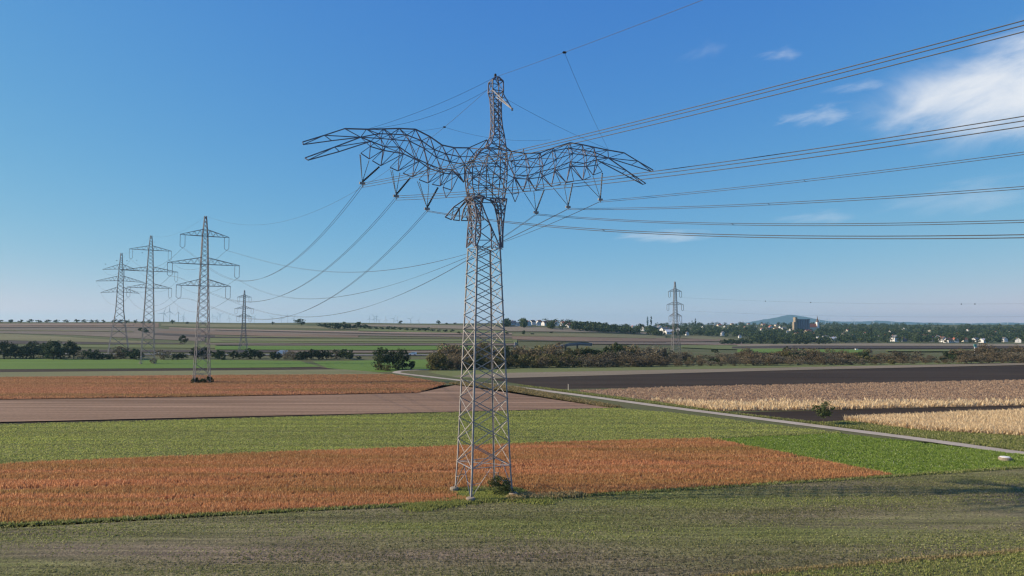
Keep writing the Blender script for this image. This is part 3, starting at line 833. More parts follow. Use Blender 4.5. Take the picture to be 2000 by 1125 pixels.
# small hedges on the far slope
G_R = 'far trees along the ridge line'
for px, py, h, w in [(20, 629, 6, 2), (0, 629, 5, 2), (40, 629, 5, 2), (58, 629, 6, 2), (75, 629, 5, 2.2), (92, 629, 5, 2.2), (110, 629, 5, 2), (130, 629, 5, 2), (150, 629, 6, 1.6), (165, 629.5, 6, 1.6), (178, 630, 6, 1.3), (190, 630, 6, 1.2), (202, 630, 6, 1.1), (222, 630, 7, 1.6), (236, 630, 7, 1.6), (248, 630, 6, 1.6), (265, 630.5, 7, 1), (291, 631, 7, 1), (279, 631, 5, 1.4), (337, 631, 7, 1.2), (366, 631.5, 4, 1.5)]:
    plant_px('far_tree', px, py + 1.5, h + 1.5, 'small dark tree on the ridge line behind the brown slope', 'tree', G_R, w * .8)
for px, py, h, w, lab in [(588, 636, 14, 1.5, 'broad pale-brown tree on the ridge, biggest in that row'), (533, 634, 6, 1, 'tiny lone tree on the ridge by the small pylon'), (782, 633, 8, 1, 'lone round tree on the bare ridge, leaning to one side'), (856, 633.5, 8.5, 1, 'lone round tree on the ridge just beside the bird pylon'), (872, 634, 4, 1.4, 'small bush right of the lone ridge tree'), (889, 634, 4.5, 1.4, 'small bush on the ridge touching the pylon leg'), (1022, 654, 10, 1, 'lone tree on the pale slope beneath the village')]:
    plant_px('far_tree', px, py, h, lab, 'tree', None, w)
G_RH = 'dark bushes of the hedge below the ridge'
for px, py, h in [(624, 637, 6), (634, 639, 8), (645, 641, 11), (655, 642, 12), (664, 642, 14), (674, 642, 11), (684, 642, 10), (695, 641, 8), (704, 641, 13), (714, 641.5, 7), (724, 642, 5), (735, 642.5, 5), (746, 643, 5), (760, 643, 7), (770, 643.5, 6), (782, 644, 5), (794, 645, 5), (806, 645, 5), (818, 646, 6), (832, 646.5, 8), (845, 647, 5), (858, 647.5, 5), (870, 648, 5), (882, 648, 5), (897, 651, 4), (990, 652, 4), (1040, 653, 3), (1077, 650, 3.5)]:
    plant_px('far_tree', px, py + 1, h + 1, 'dark bush in the hedge running down below the ridge', 'bush', G_RH, 1.7, name='bush')

# ------------------------------------------------------------------ village
def house_mesh_parts(w, d, h, rh, wall, roof, gable=True):
    wb = MB(); rb = MB(); gb = MB()
    a, b = w / 2, d / 2
    wb.add([(-a, -b, -1.5), (a, -b, -1.5), (a, b, -1.5), (-a, b, -1.5), (-a, -b, h), (a, -b, h), (a, b, h), (-a, b, h), (-a, 0, h + rh), (a, 0, h + rh)],
           [(0, 1, 5, 4), (2, 3, 7, 6), (1, 2, 6, 9, 5), (3, 0, 4, 8, 7)])
    o = 0.45; t = 0.22
    for s in (-1, 1):
        k = rh / b
        y0, z0 = s * (b + o), h - k * o
        vs = [(-a - o, y0, z0 + .03), (a + o, y0, z0 + .03), (a + o, 0, h + rh + .03), (-a - o, 0, h + rh + .03)]
        vs += [(x, y, z + t) for x, y, z in vs]
        rb.add(vs, [(0, 1, 2, 3), (7, 6, 5, 4), (0, 4, 5, 1), (1, 5, 6, 2), (2, 6, 7, 3), (3, 7, 4, 0)])
    cb = MB(); cb.box((a * .4, b * .25, h + rh + .35), (.7, .6, 1.8))
    for s in (-1, 1):
        for x in (-.55, 0, .55):
            gb.box((x * a, s * b, h * .55), (1.2, .12, 1.4))
        gb.box((s * a, 0, h * .55), (.12, 1.2, 1.4)); gb.box((s * a, 0, h + rh * .3), (.12, .9, 1.1))
    return wb.mesh('wall'), rb.mesh('roof'), cb.mesh('chimney'), gb.mesh('window')


HS = [house_mesh_parts(11, 9, 5.2, 3.6, None, None), house_mesh_parts(15, 9, 3.6, 3.2, None, None), house_mesh_parts(9, 8, 6.2, 3.4, None, None)]


def with_mat(me, m):
    c = me.copy(); c.materials.append(m); return c


HP = {}
def house(px, py, kind, wall, roof, rz, label, scale=1.0, group=None):
    k = (kind, wall, roof)
    if k not in HP:
        w_, r_, c_, g_ = HS[kind]
        HP[k] = [('wall', with_mat(w_, M[wall])), ('roof', with_mat(r_, M[roof])), ('chimney', with_mat(c_, M['redroof'])), ('window', with_mat(g_, M['glass']))]
    p = hit(px, py)
    t = empty('house', (p[0], p[1], float(terrain(p[0], p[1]))), rz); t.scale = (scale,) * 3
    rf = None
    for n_, me in HP[k]:
        o = bpy.data.objects.new(n_, me); COL.objects.link(o)
        o.parent = rf if n_ == 'chimney' else t
        if n_ == 'roof': rf = o
    return tag(t, label, 'house', group)


named = [
    (999, 634.5, 1, 'white', 'greyroof', 0.2, 'long white house at the tree-less end of the ridge village', 1.0),
    (1032, 636, 0, 'white', 'redroof', 1.4, 'white gable house in the ridge village between dark shrubs', .9),
    (1053, 633, 0, 'white', 'redroof', 0.3, 'small white house high on the ridge behind other roofs', .8),
    (1075, 633.5, 1, 'white', 'brownroof', 0.2, 'long bright white house at the crest of the ridge village', 1.1),
    (1052, 636, 0, 'white', 'greyroof', 1.2, 'white house just under the small high ridge house', .8),
    (1087, 637, 2, 'white', 'redroof', 1.2, 'narrow white house right below the long crest house', .9),
    (1179, 633, 1, 'cream', 'redroof', 0.1, 'pale house among treetops on the wooded ridge', .9),
    (1200, 634, 1, 'white', 'greyroof', 0.5, 'white house with slanting roof at the end of ridge wood', 1.0),
    (1224, 635, 2, 'white', 'greyroof', 1.2, 'tall narrow white house near the two poplars', 1.0),
    (1232, 636, 2, 'white', 'brownroof', 1.3, 'second narrow white house near the two poplars', 1.0),
    (1243, 635.5, 1, 'white', 'brownroof', 0.1, 'bright flat white house beside the narrow pair', 1.0),
    (1262, 636, 1, 'cream', 'redroof', 0.1, 'long low house with orange-red roof near the poplars', 1.3),
    (1255, 646, 2, 'white', 'redroof', 0.8, 'slim white gable half hidden in the trees below poplars', .9),
    (1288, 648, 2, 'white', 'greyroof', 1.45, 'white gable end with dark blue roof at wood edge', 1.3),
    (1300, 649, 1, 'white', 'greyroof', 0.15, 'long house with dark blue-grey roof at wood edge', 1.4),
    (1306, 652.5, 1, 'white', 'white', 0.1, 'bright white low hall at the foot of the wood', 1.2),
    (1324, 648, 2, 'white', 'greyroof', 0.9, 'white gable next to the right lattice pylon', 1.3),
    (1342, 655, 2, 'white', 'greyroof', 1.3, 'small white gable alone under the dark wood', .9),
    (1374, 641, 0, 'white', 'greyroof', 0.2, 'white house within the dark wood right of the pylon', .9),
    (1383, 634, 1, 'cream', 'greyroof', 0.4, 'pale long house at the top of the wood', 1.1),
    (1405, 637, 1, 'cream', 'redroof', 0.0, 'red-roofed house high in the wood', 1.2),
    (1416, 640, 0, 'white', 'redroof', 0.3, 'white house under the red-roofed one in the wood', .9),
    (1412, 655.5, 2, 'white', 'greyroof', 1.3, 'lone white gable at the lower edge of the wood', 1.1),
    (1445, 660, 2, 'white', 'greyroof', 1.2, 'tiny white gable just above the dark hedge', .8),
    (1430, 635, 1, 'cream', 'redroof', 0.2, 'house with red roof on the crest of the town', 1.1),
    (1462, 634.5, 1, 'white', 'redroof', 0.1, 'white house on the crest with red roof beside tree', 1.0),
    (1491, 636, 1, 'cream', 'redroof', 0.0, 'red roof among the crest trees of the town', 1.2),
    (1505, 643.5, 2, 'white', 'redroof', 1.3, 'white tower-like house in the middle of town', 1.4),
    (1500, 644, 1, 'white', 'brownroof', 0.1, 'wide white house joined by the tower-like one', 1.1),
    (1515, 645, 1, 'cream', 'redroof', 0.1, 'red-roofed house beside the tower-like white one', 1.2),
    (1516, 637, 1, 'cream', 'redroof', 0.2, 'red roof between dark crowns above town centre', 1.0),
    (1531, 644, 1, 'white', 'greyroof', 0.1, 'white long house between town centre and grey silo', 1.1),
    (1546, 646, 1, 'white', 'greyroof', 0.1, 'white house close to the foot of the silo', 1.0),
    (1557, 655, 1, 'cream', 'redroof', 0.2, 'brown-red roof in front of the silo', 1.1),
    (1578, 650.5, 1, 'cream', 'redroof', 0.1, 'broad orange-red roof in front of the silo block', 1.4),
    (1600, 664, 1, 'white', 'white', 0.3, 'white shed roof at the field edge under the silo', 1.2),
    (1612, 663, 1, 'white', 'greyroof', 0.1, 'white barn at the field edge near pale shed', 1.3),
    (1627, 666, 1, 'white', 'white', 0.05, 'flat bright white hall at the edge of the fields', 1.3),
    (1665, 661, 1, 'white', 'greyroof', 0.4, 'white house with glittering grey roof by a tall poplar', 1.2),
    (1648, 656, 1, 'cream', 'brownroof', 0.2, 'pale house behind the glittering grey roof', 1.1),
    (1728, 660, 1, 'cream', 'redroof', 0.1, 'vivid red roof among green trees in town', 1.1),
    (1747, 667, 2, 'white', 'greyroof', 1.5, 'bright white triangular gable near the field edge', 1.4),
    (1762, 667, 1, 'greyw', 'brownroof', 0.2, 'grey house with broad brown roof at field edge', 1.2),
    (1766, 646, 0, 'white', 'greyroof', 0.5, 'white house high in the trees above the grey roof', 1.1),
    (1793, 657, 0, 'white', 'redroof', 0.5, 'white house half behind trees, left of red roof', 1.0),
    (1808, 660, 1, 'cream', 'redroof', 0.1, 'wide red-roofed house near the field edge', 1.3),
    (1822, 667, 1, 'greyw', 'greyroof', 0.2, 'dark blue-grey barn at the field edge', 1.4),
    (1832, 665, 2, 'white', 'greyroof', 0.9, 'white curved-looking gable beside the blue-grey barn', 1.2),
    (1841, 668, 0, 'white', 'brownroof', 1.3, 'large white gable house in the cluster of white houses', 1.3),
    (1853, 669, 1, 'white', 'brownroof', 0.1, 'long white house in the cluster at field edge', 1.3),
    (1866, 669, 2, 'white', 'redroof', 1.2, 'white gable ending the white cluster', 1.1),
    (1882, 667, 1, 'cream', 'redroof', 0.1, 'low house with dull red roof after the white cluster', 1.3),
    (1905, 667, 1, 'white', 'greyroof', 0.2, 'white house with grey roof nearer the frame edge', 1.2),
    (1921, 669, 1, 'white', 'white', 0.1, 'pale flat hall at the field edge', 1.2),
    (1937, 664, 1, 'cream', 'brownroof', 0.1, 'pale house with brown roof beneath a dark crown', 1.3),
    (1962, 668, 2, 'white', 'greyroof', 1.2, 'slender white gable near the frame edge', 1.0),
    (1975, 652, 1, 'white', 'greyroof', 0.2, 'white house higher up in the trees near frame edge', 1.2),
    (1988, 669, 0, 'white', 'greyroof', 0.7, 'white house at the very edge of the frame', 1.1),
    (1993, 659, 1, 'white', 'greyroof', 0.2, 'bright white house above the last one at the edge', 1.0),
]
more = [(1012, 636.5), (1040, 634), (1064, 636), (1100, 637), (1112, 640), (1192, 637), (1212, 636), (1236, 640), (1277, 641), (1394, 639), (1424, 643), (1440, 638), (1455, 642), (1476, 639), (1488, 645), (1524, 641), (1538, 651), (1590, 656), (1636, 662), (1655, 648), (1690, 655), (1716, 662), (1738, 651), (1780, 652), (1815, 649), (1870, 655), (1890, 648), (1915, 657), (1945, 653)]
for q in more: named.append((q[0], q[1], rnd.choice([0, 1, 2]), rnd.choice(['white', 'white', 'cream']), rnd.choice(['redroof', 'greyroof', 'brownroof']), rnd.uniform(0, 1.5), None, .85))
for px, py, k, w, r, rz, lab, s in named:
    house(px, py, k, w, r, rz + 0.35, lab or 'small house half hidden among the village trees', group=None if lab else 'small houses half hidden among the village trees', scale=s * (1.15 if px < 1320 else .88))

# trees of the village: individuals in front, one mass behind
G_V = 'trees growing between the houses of the village'
def vt(px):  # skyline of crowns
    return np.interp(px, [990, 1100, 1180, 1250, 1300, 1400, 1480, 1560, 1620, 1700, 1800, 1900, 2050], [636.5, 635.5, 636, 636.5, 635.5, 634.5, 634.5, 634.5, 636, 637.5, 638.5, 639.5, 641])
def vb(px):
    return np.interp(px, [990, 1060, 1150, 1220, 1290, 1340, 1450, 1480, 1650, 2050], [639, 642, 648, 652, 657, 657, 659, 668, 670, 670.5])
def near_house(px, py):
    return any(abs(px - q[0]) < 7 and -1 < py - q[1] < (7 if px < 1330 else 3.5) for q in named)
cnt = 0
for i in range(2000):
    px = rnd.uniform(992, 2030); u = rnd.random() ** .6
    py = vt(px) + (vb(px) - vt(px)) * u
    if near_house(px, py): continue
    p = hit(px, py)
    if p[1] > 4000: continue
    plant('far_tree' if rnd.random() < .6 else 'far_tree_mid', p[0], p[1], rnd.uniform(9, 16), 'dark green tree growing between the village houses', 'tree', G_V, rnd.uniform(.9, 1.3))
    cnt += 1
    if cnt >= 225: break
hx = [q[0] for q in named]
for i in range(64):
    px = 1466 + i * 8.9 + rnd.uniform(-3, 3)
    if any(abs(px - q) < 4.5 for q in hx if q): py_ = 664
    else: py_ = rnd.uniform(667.5, 670.5)
    p = hit(px, py_)
    plant('far_tree' if i % 3 else 'far_tree_mid', p[0], p[1], rnd.uniform(6, 12), 'dark green tree at the field edge in front of the village houses', 'tree', 'trees at the field edge in front of the village', rnd.uniform(.9, 1.25))
for px, py, h in [(1265, 637, 21), (1272, 637, 19), (1702, 664, 24), (1358.5, 637, 15), (1352, 637, 11)]:
    plant_px('poplar', px, py, h, {1265: 'taller of two poplars above the ridge village', 1272: 'shorter of two poplars above the ridge village', 1702: 'tall dark poplar at the field edge below town', 1358.5: 'pointed tree on the wooded crest right of pylon'}.get(px, 'smaller pointed tree on the wooded crest near pylon'), 'tree', None, 1.0)
# hedge and dark scrub in front of the village
G_W = 'dark bushes of the hedge in front of the village'
for i in range(46):
    px = 1412 + i * 4.6 + rnd.uniform(-2, 2)
    plant_px('far_tree' if i % 3 else 'far_tree_mid', px, 673.5 + rnd.uniform(-5, 0) * (1 if px > 1440 else .3), rnd.uniform(8, 12), 'grey-green bush in the dense hedge before the village', 'bush', G_W, 1.25, name='bush')
# mass of crowns behind
pp = []
for i in range(2400):
    px = rnd.uniform(985, 2150); u = rnd.random()
    p = hit(px, vt(px) - 1.2 + (vb(px) - vt(px) + 1.2) * u)
    if p[1] < 4500 and not near_house(px, vt(px) - 1.2 + (vb(px) - vt(px) + 1.2) * u): pp.append(p)
A = []
for p in pp:
    nl = 60
    hgt = nr.uniform(8, 15); rad = hgt * nr.uniform(.45, .75)
    d = nr.normal(0, 1, (nl, 3)); d /= np.linalg.norm(d, axis=1, keepdims=True)
    q = d * nr.uniform(.6, 1, (nl, 1)) * np.array([rad, rad, hgt * .5]) + np.array([0, 0, hgt * .52]) + np.array([p[0], p[1], float(terrain(p[0], p[1]))])
    t = np.cross(d + nr.normal(0, .5, (nl, 3)), nr.normal(0, 1, (nl, 3))); t /= np.linalg.norm(t, axis=1, keepdims=True)
    b = np.cross(d, t); s = nr.uniform(.9, 1.9, (nl, 1))
    A.append(np.stack([q - t * s, q - b * s * .7, q + t * s, q + b * s * .7], 1))
plants('woodland', [np.concatenate(A).astype(np.float32)], L_DARK, 'dark distant woodland around the village houses', 'woodland')

# silo block, church
p = hit(1566, 650)
t = empty('silo_building', p, 0.25); tag(t, 'tall grey silo block with pale stair tower above the town', 'silo')
m_ = MB()
for k in range(5): m_.tube([(-9 + k * 7.2, 0, 0), (-9 + k * 7.2, 0, 33)], 3.7, 14)
m_.build('silo_body', M['greyw'], t)
m_ = MB(); m_.box((6, 0, 34.3), (34, 7, 2.6)); m_.build('roof_gallery', M['greyw'], t)
m_ = MB(); m_.box((-19.5, -1, 20), (6, 9, 40)); m_.build('stair_tower', M['concrete'], t)
m_ = MB(); m_.box((-24.6, -2, 14), (4, 7, 28)); m_.build('annex', M['concrete'], t)
p = hit(1597, 647)
t = empty('church', p, 0.2); tag(t, 'church with slim white tower and red roof beside the silo', 'church')
m_ = MB(); m_.box((0, 0, 12), (6.5, 6.5, 28)); m_.build('tower', M['white'], t)
m_ = MB(); m_.lathe((0, 0, 26), [(4.6, 0), (2.4, 4), (1.9, 7), (1.2, 8.5), (0.25, 17)], 8); m_.build('spire', M['brownroof'], t)
m_ = MB(); m_.box((-16, 2, 5), (26, 11, 12)); m_.build('nave', M['cream'], t)
m_ = MB(); m_.add([(-29.6, -4, 11.1), (-3.4, -4, 11.1), (-3.4, 8, 11.1), (-29.6, 8, 11.1), (-29.6, 2, 21), (-3.4, 2, 21)], [(0, 1, 5, 4), (2, 3, 4, 5), (1, 2, 5), (3, 0, 4), (3, 2, 1, 0)]); m_.build('roof', M['redroof'], t)

# ------------------------------------------------------------------ hills far away
prof_x = [1380, 1450, 1490, 1515, 1543, 1565, 1590, 1620, 1660, 1680, 1710, 1750, 1790, 1830, 1900, 1960, 2060, 2200]
prof_y = [637, 631, 624.5, 620, 614.5, 617, 623, 628, 627.5, 628.5, 626, 628.5, 629.5, 630.5, 631.5, 630, 631, 633]
YH = 13500
V, F = [], []
xs = np.linspace(1380, 2200, 90)
for i, px in enumerate(xs):
    yy = np.interp(px, prof_x, prof_y) + 0.4 * math.sin(px * .13) + .25 * math.sin(px * .37)
    top = at_depth(px, yy, YH)
    for k, s in [(-1, 0), (-.5, .62), (0, 1), (.5, .6), (1, 0)]:
        V.append((top[0], YH + 1600 * k, -2 + (top[2] + 2) * s * (1 if k == 0 else rnd.uniform(.9, 1.02))))
for i in range(len(xs) - 1):
    for j in range(4):
        k = i * 5 + j
        F.append((k, k + 5, k + 6, k + 1))
tag(link('hills', np_mesh('hills', V, F, 4), M['hill']), kind='structure')

# ------------------------------------------------------------------ wind turbines
tb = MB(); tb.lathe((0, 0, 0), [(2.6, -5), (2.2, 40), (1.7, 100)], 10); TWR = tb.mesh('tower')
tb = MB(); tb.box((0, -1.5, 101.6), (4.2, 11, 4.2)); NAC = tb.mesh('nacelle')
tb = MB()
for k in range(3):
    an = 2 * math.pi * k / 3
    d = np.array([math.sin(an), 0, math.cos(an)])
    side = np.array([math.cos(an), 0, -math.sin(an)])
    c = np.array([0, -8, 101.6])
    prof = [(1, 1.0), (8, 2.0), (25, 1.5), (50, .5)]
    vs = []
    for r_, w_ in prof:
        for s, o in ((-1, 0), (1, 0), (1, .5), (-1, .5)):
            vs.append(c + d * r_ + side * s * w_ + np.array([0, o, 0]))
    fs = [(a_ + i, a_ + (i + 1) % 4, a_ + 4 + (i + 1) % 4, a_ + 4 + i) for a_ in (0, 4, 8) for i in range(4)] + [(0, 1, 2, 3), (12, 15, 14, 13)]
    tb.add(vs, fs)
tb.lathe((0, -8, 101.6), [(1.4, -1.4), (1.8, 0), (.8, 1.4)], 8)
ROT = tb.mesh('rotor')
TP = {}
for c in ('turb', 'turb_shaded'):
    TP[c] = [(n_, with_mat(me, M[c])) for n_, me in (('tower', TWR), ('nacelle', NAC), ('rotor', ROT))]


def turbine(px, ytop, dist, c, label, group):
    p = at_depth(px, ytop, dist)
    z0 = p[2] - 103
    t = empty('wind_turbine', (p[0], p[1], z0), rnd.uniform(-.6, .6)); tag(t, label, 'wind turbine', group)
    for n_, me in TP[c]:
        o = bpy.data.objects.new(n_, me); COL.objects.link(o); o.parent = t
        if n_ == 'rotor':
            an = rnd.uniform(0, 2.1)
            # turn the rotor about its hub
            o.rotation_euler = (0, an, 0); o.location = (-101.6 * math.sin(an), 0, 101.6 * (1 - math.cos(an)))
    return t


GT1, GT2, GT3 = 'dark wind turbines behind the ridge beside the lattice pylons', 'tiny wind turbines far behind the ridge', 'white wind turbines in front of the blue hills'
for px, yt in [(320, 611), (332, 608), (349, 609.5)]:
    turbine(px, yt, 5600, 'turb_shaded', 'dark wind turbine standing behind the ridge between two lattice pylons', GT1)
for px, yt in [(359, 618), (416, 617), (424, 621), (430, 614), (448, 621), (490, 619), (497, 619), (532, 620), (550, 621), (562, 616), (574, 622), (358, 622), (722, 622), (731, 619), (735, 622), (741, 625), (754, 624), (769, 622), (776, 625), (802, 623), (818, 626)]:
    turbine(px, yt, rnd.uniform(7500, 9000), 'turb_shaded', 'tiny pale wind turbine far behind the bare ridge', GT2)
for px, yt in [(1664, 625), (1669, 626), (1705, 626.5), (1741, 630), (1862, 629), (1897, 632), (1922, 632), (1926, 630), (1953, 630), (1955, 631), (1968, 630), (1600, 622), (1612, 624), (1618, 623)]:
    turbine(px, yt, 10500, 'turb', 'white wind turbine standing before the blue hills behind town', GT3)

# ------------------------------------------------------------------ bird pylon
O = hit(944, 965)
AY = R(25)
U = np.array([math.cos(AY), math.sin(AY), 0.0]); VV = np.array([-math.sin(AY), math.cos(AY), 0.0])


def loc3(u, v, z): return O + U * u + VV * v + np.array([0, 0, z - 0.0])


def un(px, py, v):
    d = ray(px, py); o = np.array([0, 0, CAM_Z])
    q = O + VV * v
    t = np.dot(q - o, VV) / np.dot(d, VV)
    return o + d * t


bird = empty('bird_pylon', tuple(O)); tag(bird, 'tall steel lattice pylon shaped like a long-necked bird with spread wings', 'pylon')


def bpart(mb, name, mat='steel_shaded', parent=None):
    mb.v = [(x - O[0], y - O[1], z - O[2]) for x, y, z in mb.v]
    return mb.build(name, M[mat], parent or bird)


# tower
Z_T = float(un(945, 485, 0)[2] - O[2])
def s_at(z): return np.interp(z, [0, 4, Z_T, 40], [2.95, 2.72, 1.72, 1.35])
corner = {'fl': (-1, -1), 'fr': (1, -1), 'br': (1, 1), 'bl': (-1, 1)}
def cn(c, z):
    s = s_at(z); a_, b_ = corner[c]
    return loc3(a_ * s, b_ * s, z)
zs = [0.4, 4.0]
while zs[-1] < Z_T - 1.2:
    z = zs[-1]; zs.append(z + np.interp(z, [4, 12, 20, 32], [3.0, 2.5, 1.95, 1.62]))
k_ = (Z_T - 4.0) / (zs[-1] - 4.0)
zs = [zs[0]] + [4.0 + (z - 4.0) * k_ for z in zs[1:]]
for c, (a_, b_) in corner.items():
    mb = MB()
    for z0, z1 in zip([0.5] + zs[1:-1], zs[1:]):
        mb.angle(cn(c, z0), cn(c, z1), .21, -a_ * U, -b_ * VV, .03)
    bpart(mb, 'leg', 'steel')
    ft = MB(); f0 = cn(c, 0)
    ft.lathe((f0[0], f0[1], -.3), [(.60, 0), (.58, .78), (.50, .86)], 14); bpart(ft, 'footing', 'concrete')
mb = MB()
faces = [('fl', 'fr', -VV), ('fr', 'br', U), ('br', 'bl', VV), ('bl', 'fl', -U)]
for c0, c1, nrm in faces:
    for i, (z0, z1) in enumerate(zip(zs[:-1], zs[1:])):
        if i == 0:
            mid = (cn(c0, 4.0) + cn(c1, 4.0)) / 2
            mb.beam(cn(c0, .4), mid, .10, .03, nrm); mb.beam(cn(c1, .4), mid, .10, .03, nrm)
            q0 = cn(c0, .4) * .5 + mid * .5; q1 = cn(c1, .4) * .5 + mid * .5
            mb.beam(cn(c0, 2.0), q0, .06, .04, nrm); mb.beam(cn(c1, 2.0), q1, .06, .04, nrm)
            mb.beam(cn(c0, 4.0), cn(c1, 4.0), .13, .06, nrm)
            continue
        mb.beam(cn(c0, z0), cn(c1, z1), .03, .105, nrm, off=(.05, 0)); mb.beam(cn(c1, z0), cn(c0, z1), .03, .105, nrm, off=(-.02, 0))
    mb.beam(cn(c0, Z_T), cn(c1, Z_T), .11, .06, nrm)
mb.beam(cn('fl', 4.0), cn('br', 4.0), .08); mb.beam(cn('fr', 4.0), cn('bl', 4.0), .08)
bpart(mb, 'tower_bracing', 'steel')


def strut(mb, a_, b_, w=.09): mb.beam(a_, b_, w, w, -VV)


# bird legs above the tower: two lattice legs that meet the body
def ring(cu, cv, z, au, av, n=8, ph=0.0):
    return [loc3(cu + au * math.cos(2 * math.pi * k / n + ph), cv + av * math.sin(2 * math.pi * k / n + ph), z) for k in range(n)]


def lattice(mb, r0, r1, wc, wd, diag=True, ringw=None, cross=False):
    n = len(r0)
    for k in range(n):
        strut(mb, r0[k], r1[k], wc)
        if diag: strut(mb, r0[k], r1[(k + 1) % n], wd)
        if cross: strut(mb, r0[(k + 1) % n], r1[k], wd)
        if ringw: strut(mb, r1[k], r1[(k + 1) % n], ringw)


def lc(px, py, v):
    q = un(px, py, v) - O
    return np.dot(q, U), q[2]


mb = MB()
def sq(p4): return [un(*p) for p in p4]
# left leg: chords bl, fl + inner pair, converging upwards to the hip
lv = [(484, 32.0), (463, 0), (440, 0), (418, 0), (398, 0)]
L_lv = []
for py, xs4 in [(484, (911, 929, 931, 914)), (464, (912.5, 928, 938, 922)), (443, (914, 929, 939, 921)), (420, (917, 931, 938, 920)), (400, (914, 928, 941, 919)), (386, (908, 924, 946, 918))]:
    L_lv.append([un(xs4[0], py, 1.3), un(xs4[1], py, -1.3), un(xs4[2], py - 3, -.6), un(xs4[3], py - 3, 1.0)])
for a_, b_ in zip(L_lv[:-1], L_lv[1:]): lattice(mb, a_, b_, .15, .085, True, .085, True)
bpart(mb, 'bird_leg')
mb = MB()
R_lv = []
for py, xs4 in [(484, (977, 981, 982, 979)), (460, (975.5, 981, 982, 977)), (440, (973, 980, 983, 976)), (420, (970, 979, 985, 974)), (404, (966, 978, 987, 972)), (388, (957, 974, 990, 966))]:
    R_lv.append([un(xs4[0], py, -.9), un(xs4[1], py, -1.5), un(xs4[2], py, -.9), un(xs4[3], py, .2)])
for i, (a_, b_) in enumerate(zip(R_lv[:-1], R_lv[1:])): lattice(mb, a_, b_, .14, .075, i > 1, .08, i > 2)
bpart(mb, 'bird_leg')
# slanting braces between the legs
mb = MB()
hip = un(939, 396, -.9)
strut(mb, hip, un(978, 486, -1.4), .13); strut(mb, un(941, 397, .6), un(961, 452, 1.2), .11); strut(mb, un(958.5, 438, .9), un(960, 486, 1.4), .12)
for a_, b_ in [((933, 415, -1.0), (957, 437, -.9)), ((957, 437, -.9), (936, 452, -1.2)), ((936, 452, -1.2), (959, 469, -.5)), ((931, 469, -1.3), (959, 469, -.5)), ((914, 467, 1.3), (929, 478, -1.3)), ((929, 478, -1.3), (960, 490, 1.4)), ((959, 469, -.5), (965, 456, -1.2)), ((948, 415, -.9), (933, 418, -1.1)), ((959, 469, .9), (929, 490, -1.3)), ((960, 469, 1.2), (981, 487, -1.4)), ((966, 478, 1.3), (970, 487, -1.4)), ((966, 478, 1.3), (961, 487, 1.4)), ((915, 437, 1.1), (922, 443, 0)), ((912, 467, 1.3), (921, 460, 0)), ((959, 465, -.2), (962, 454, -1.2))]:
    strut(mb, un(*a_), un(*b_), .095)
bpart(mb, 'leg_bracing')
# torso
mb = MB()
tor = []
for py, xl, xr, vc, kv in [(391, 915, 988, .8, .80), (374, 907, 991, .7, .95), (354, 905, 993, .3, 1.0), (333, 906, 994, -.1, .95), (312, 916, 994, -.5, .8), (296, 930, 993, -.7, .68)]:
    u0, z0 = lc((xl + xr) / 2, py, vc)
    half = (xr - xl) / 2 * 86 / FPX
    au = half / math.sqrt(math.cos(AY) ** 2 + (kv * math.sin(AY)) ** 2)
    tor.append(ring(u0, vc, z0, au, au * kv, 9, .15))
for lv_, (a_, b_) in enumerate(zip(tor[:-1], tor[1:])):
    for k in range(9):
        strut(mb, a_[k], b_[k], .105); strut(mb, b_[k], b_[(k + 1) % 9], .085)
        if (k + lv_) % 2: strut(mb, a_[k], b_[(k + 1) % 9], .08)
        else: strut(mb, a_[(k + 1) % 9], b_[k], .08)
        if k % 3 == lv_ % 3:   # stiffeners meeting in the middle of a panel
            c_ = (a_[k] + b_[(k + 1) % 9]) / 2
            strut(mb, c_, b_[k], .06); strut(mb, c_, a_[(k + 1) % 9], .06)
for k in range(9): strut(mb, tor[0][k], tor[0][(k + 1) % 9], .1)
for k in range(0, 9, 3):
    strut(mb, tor[3][k], tor[1][(k + 4) % 9], .07)
    strut(mb, tor[4][k], tor[2][(k + 5) % 9], .06)
# hips to legs
for q in (tor[0][3], tor[0][4], tor[0][5]): strut(mb, q, L_lv[-1][1], .09)
for q in (tor[0][3], tor[0][2]): strut(mb, q, L_lv[-1][3], .09)
for q in (tor[0][7], tor[0][0], tor[0][6], tor[0][1]): strut(mb, q, R_lv[-1][2], .09)
strut(mb, un(943, 386, -1.2), un(958, 392, -1.4), .14); strut(mb, un(958, 392, -1.4), un(967, 404, -.9), .14); strut(mb, un(943, 386, -1.2), un(937, 399, -.8), .12)
bpart(mb, 'torso')
# neck and head
mb = MB()
nk = []
for py, xl, xr, v0 in [(297, 932, 992, -.7), (285, 946, 989, -.8), (266, 955.5, 986, -.8), (250, 957.5, 982.5, -.8), (233, 958, 980.5, -.8), (217, 957.5, 980, -.8), (205, 957, 980, -.8), (192, 955.5, 981, -.8)]:
    u0, z0 = lc((xl + xr) / 2, py, v0); s = (xr - xl) / 2 * 86 / FPX / 1.33
    nk.append([loc3(u0 + a_ * s, v0 + b_ * s, z0) for a_, b_ in ((-1, -1), (1, -1), (1, 1), (-1, 1))])
for a_, b_ in zip(nk[:-1], nk[1:]): lattice(mb, a_, b_, .13, .075, True, .08, True)
bpart(mb, 'neck')
mb = MB()
hd = [nk[-1]]
for py, xl, xr in [(180, 952, 984.5), (160, 953, 984)]:
    u0, z0 = lc((xl + xr) / 2, py, -.8); s = (xr - xl) / 2 * 86 / FPX / 1.33
    hd.append([loc3(u0 + a_ * s, -.8 + b_ * s, z0) for a_, b_ in ((-1, -1), (1, -1), (1, 1), (-1, 1))])
u0, z0 = lc(970, 151, -.8)
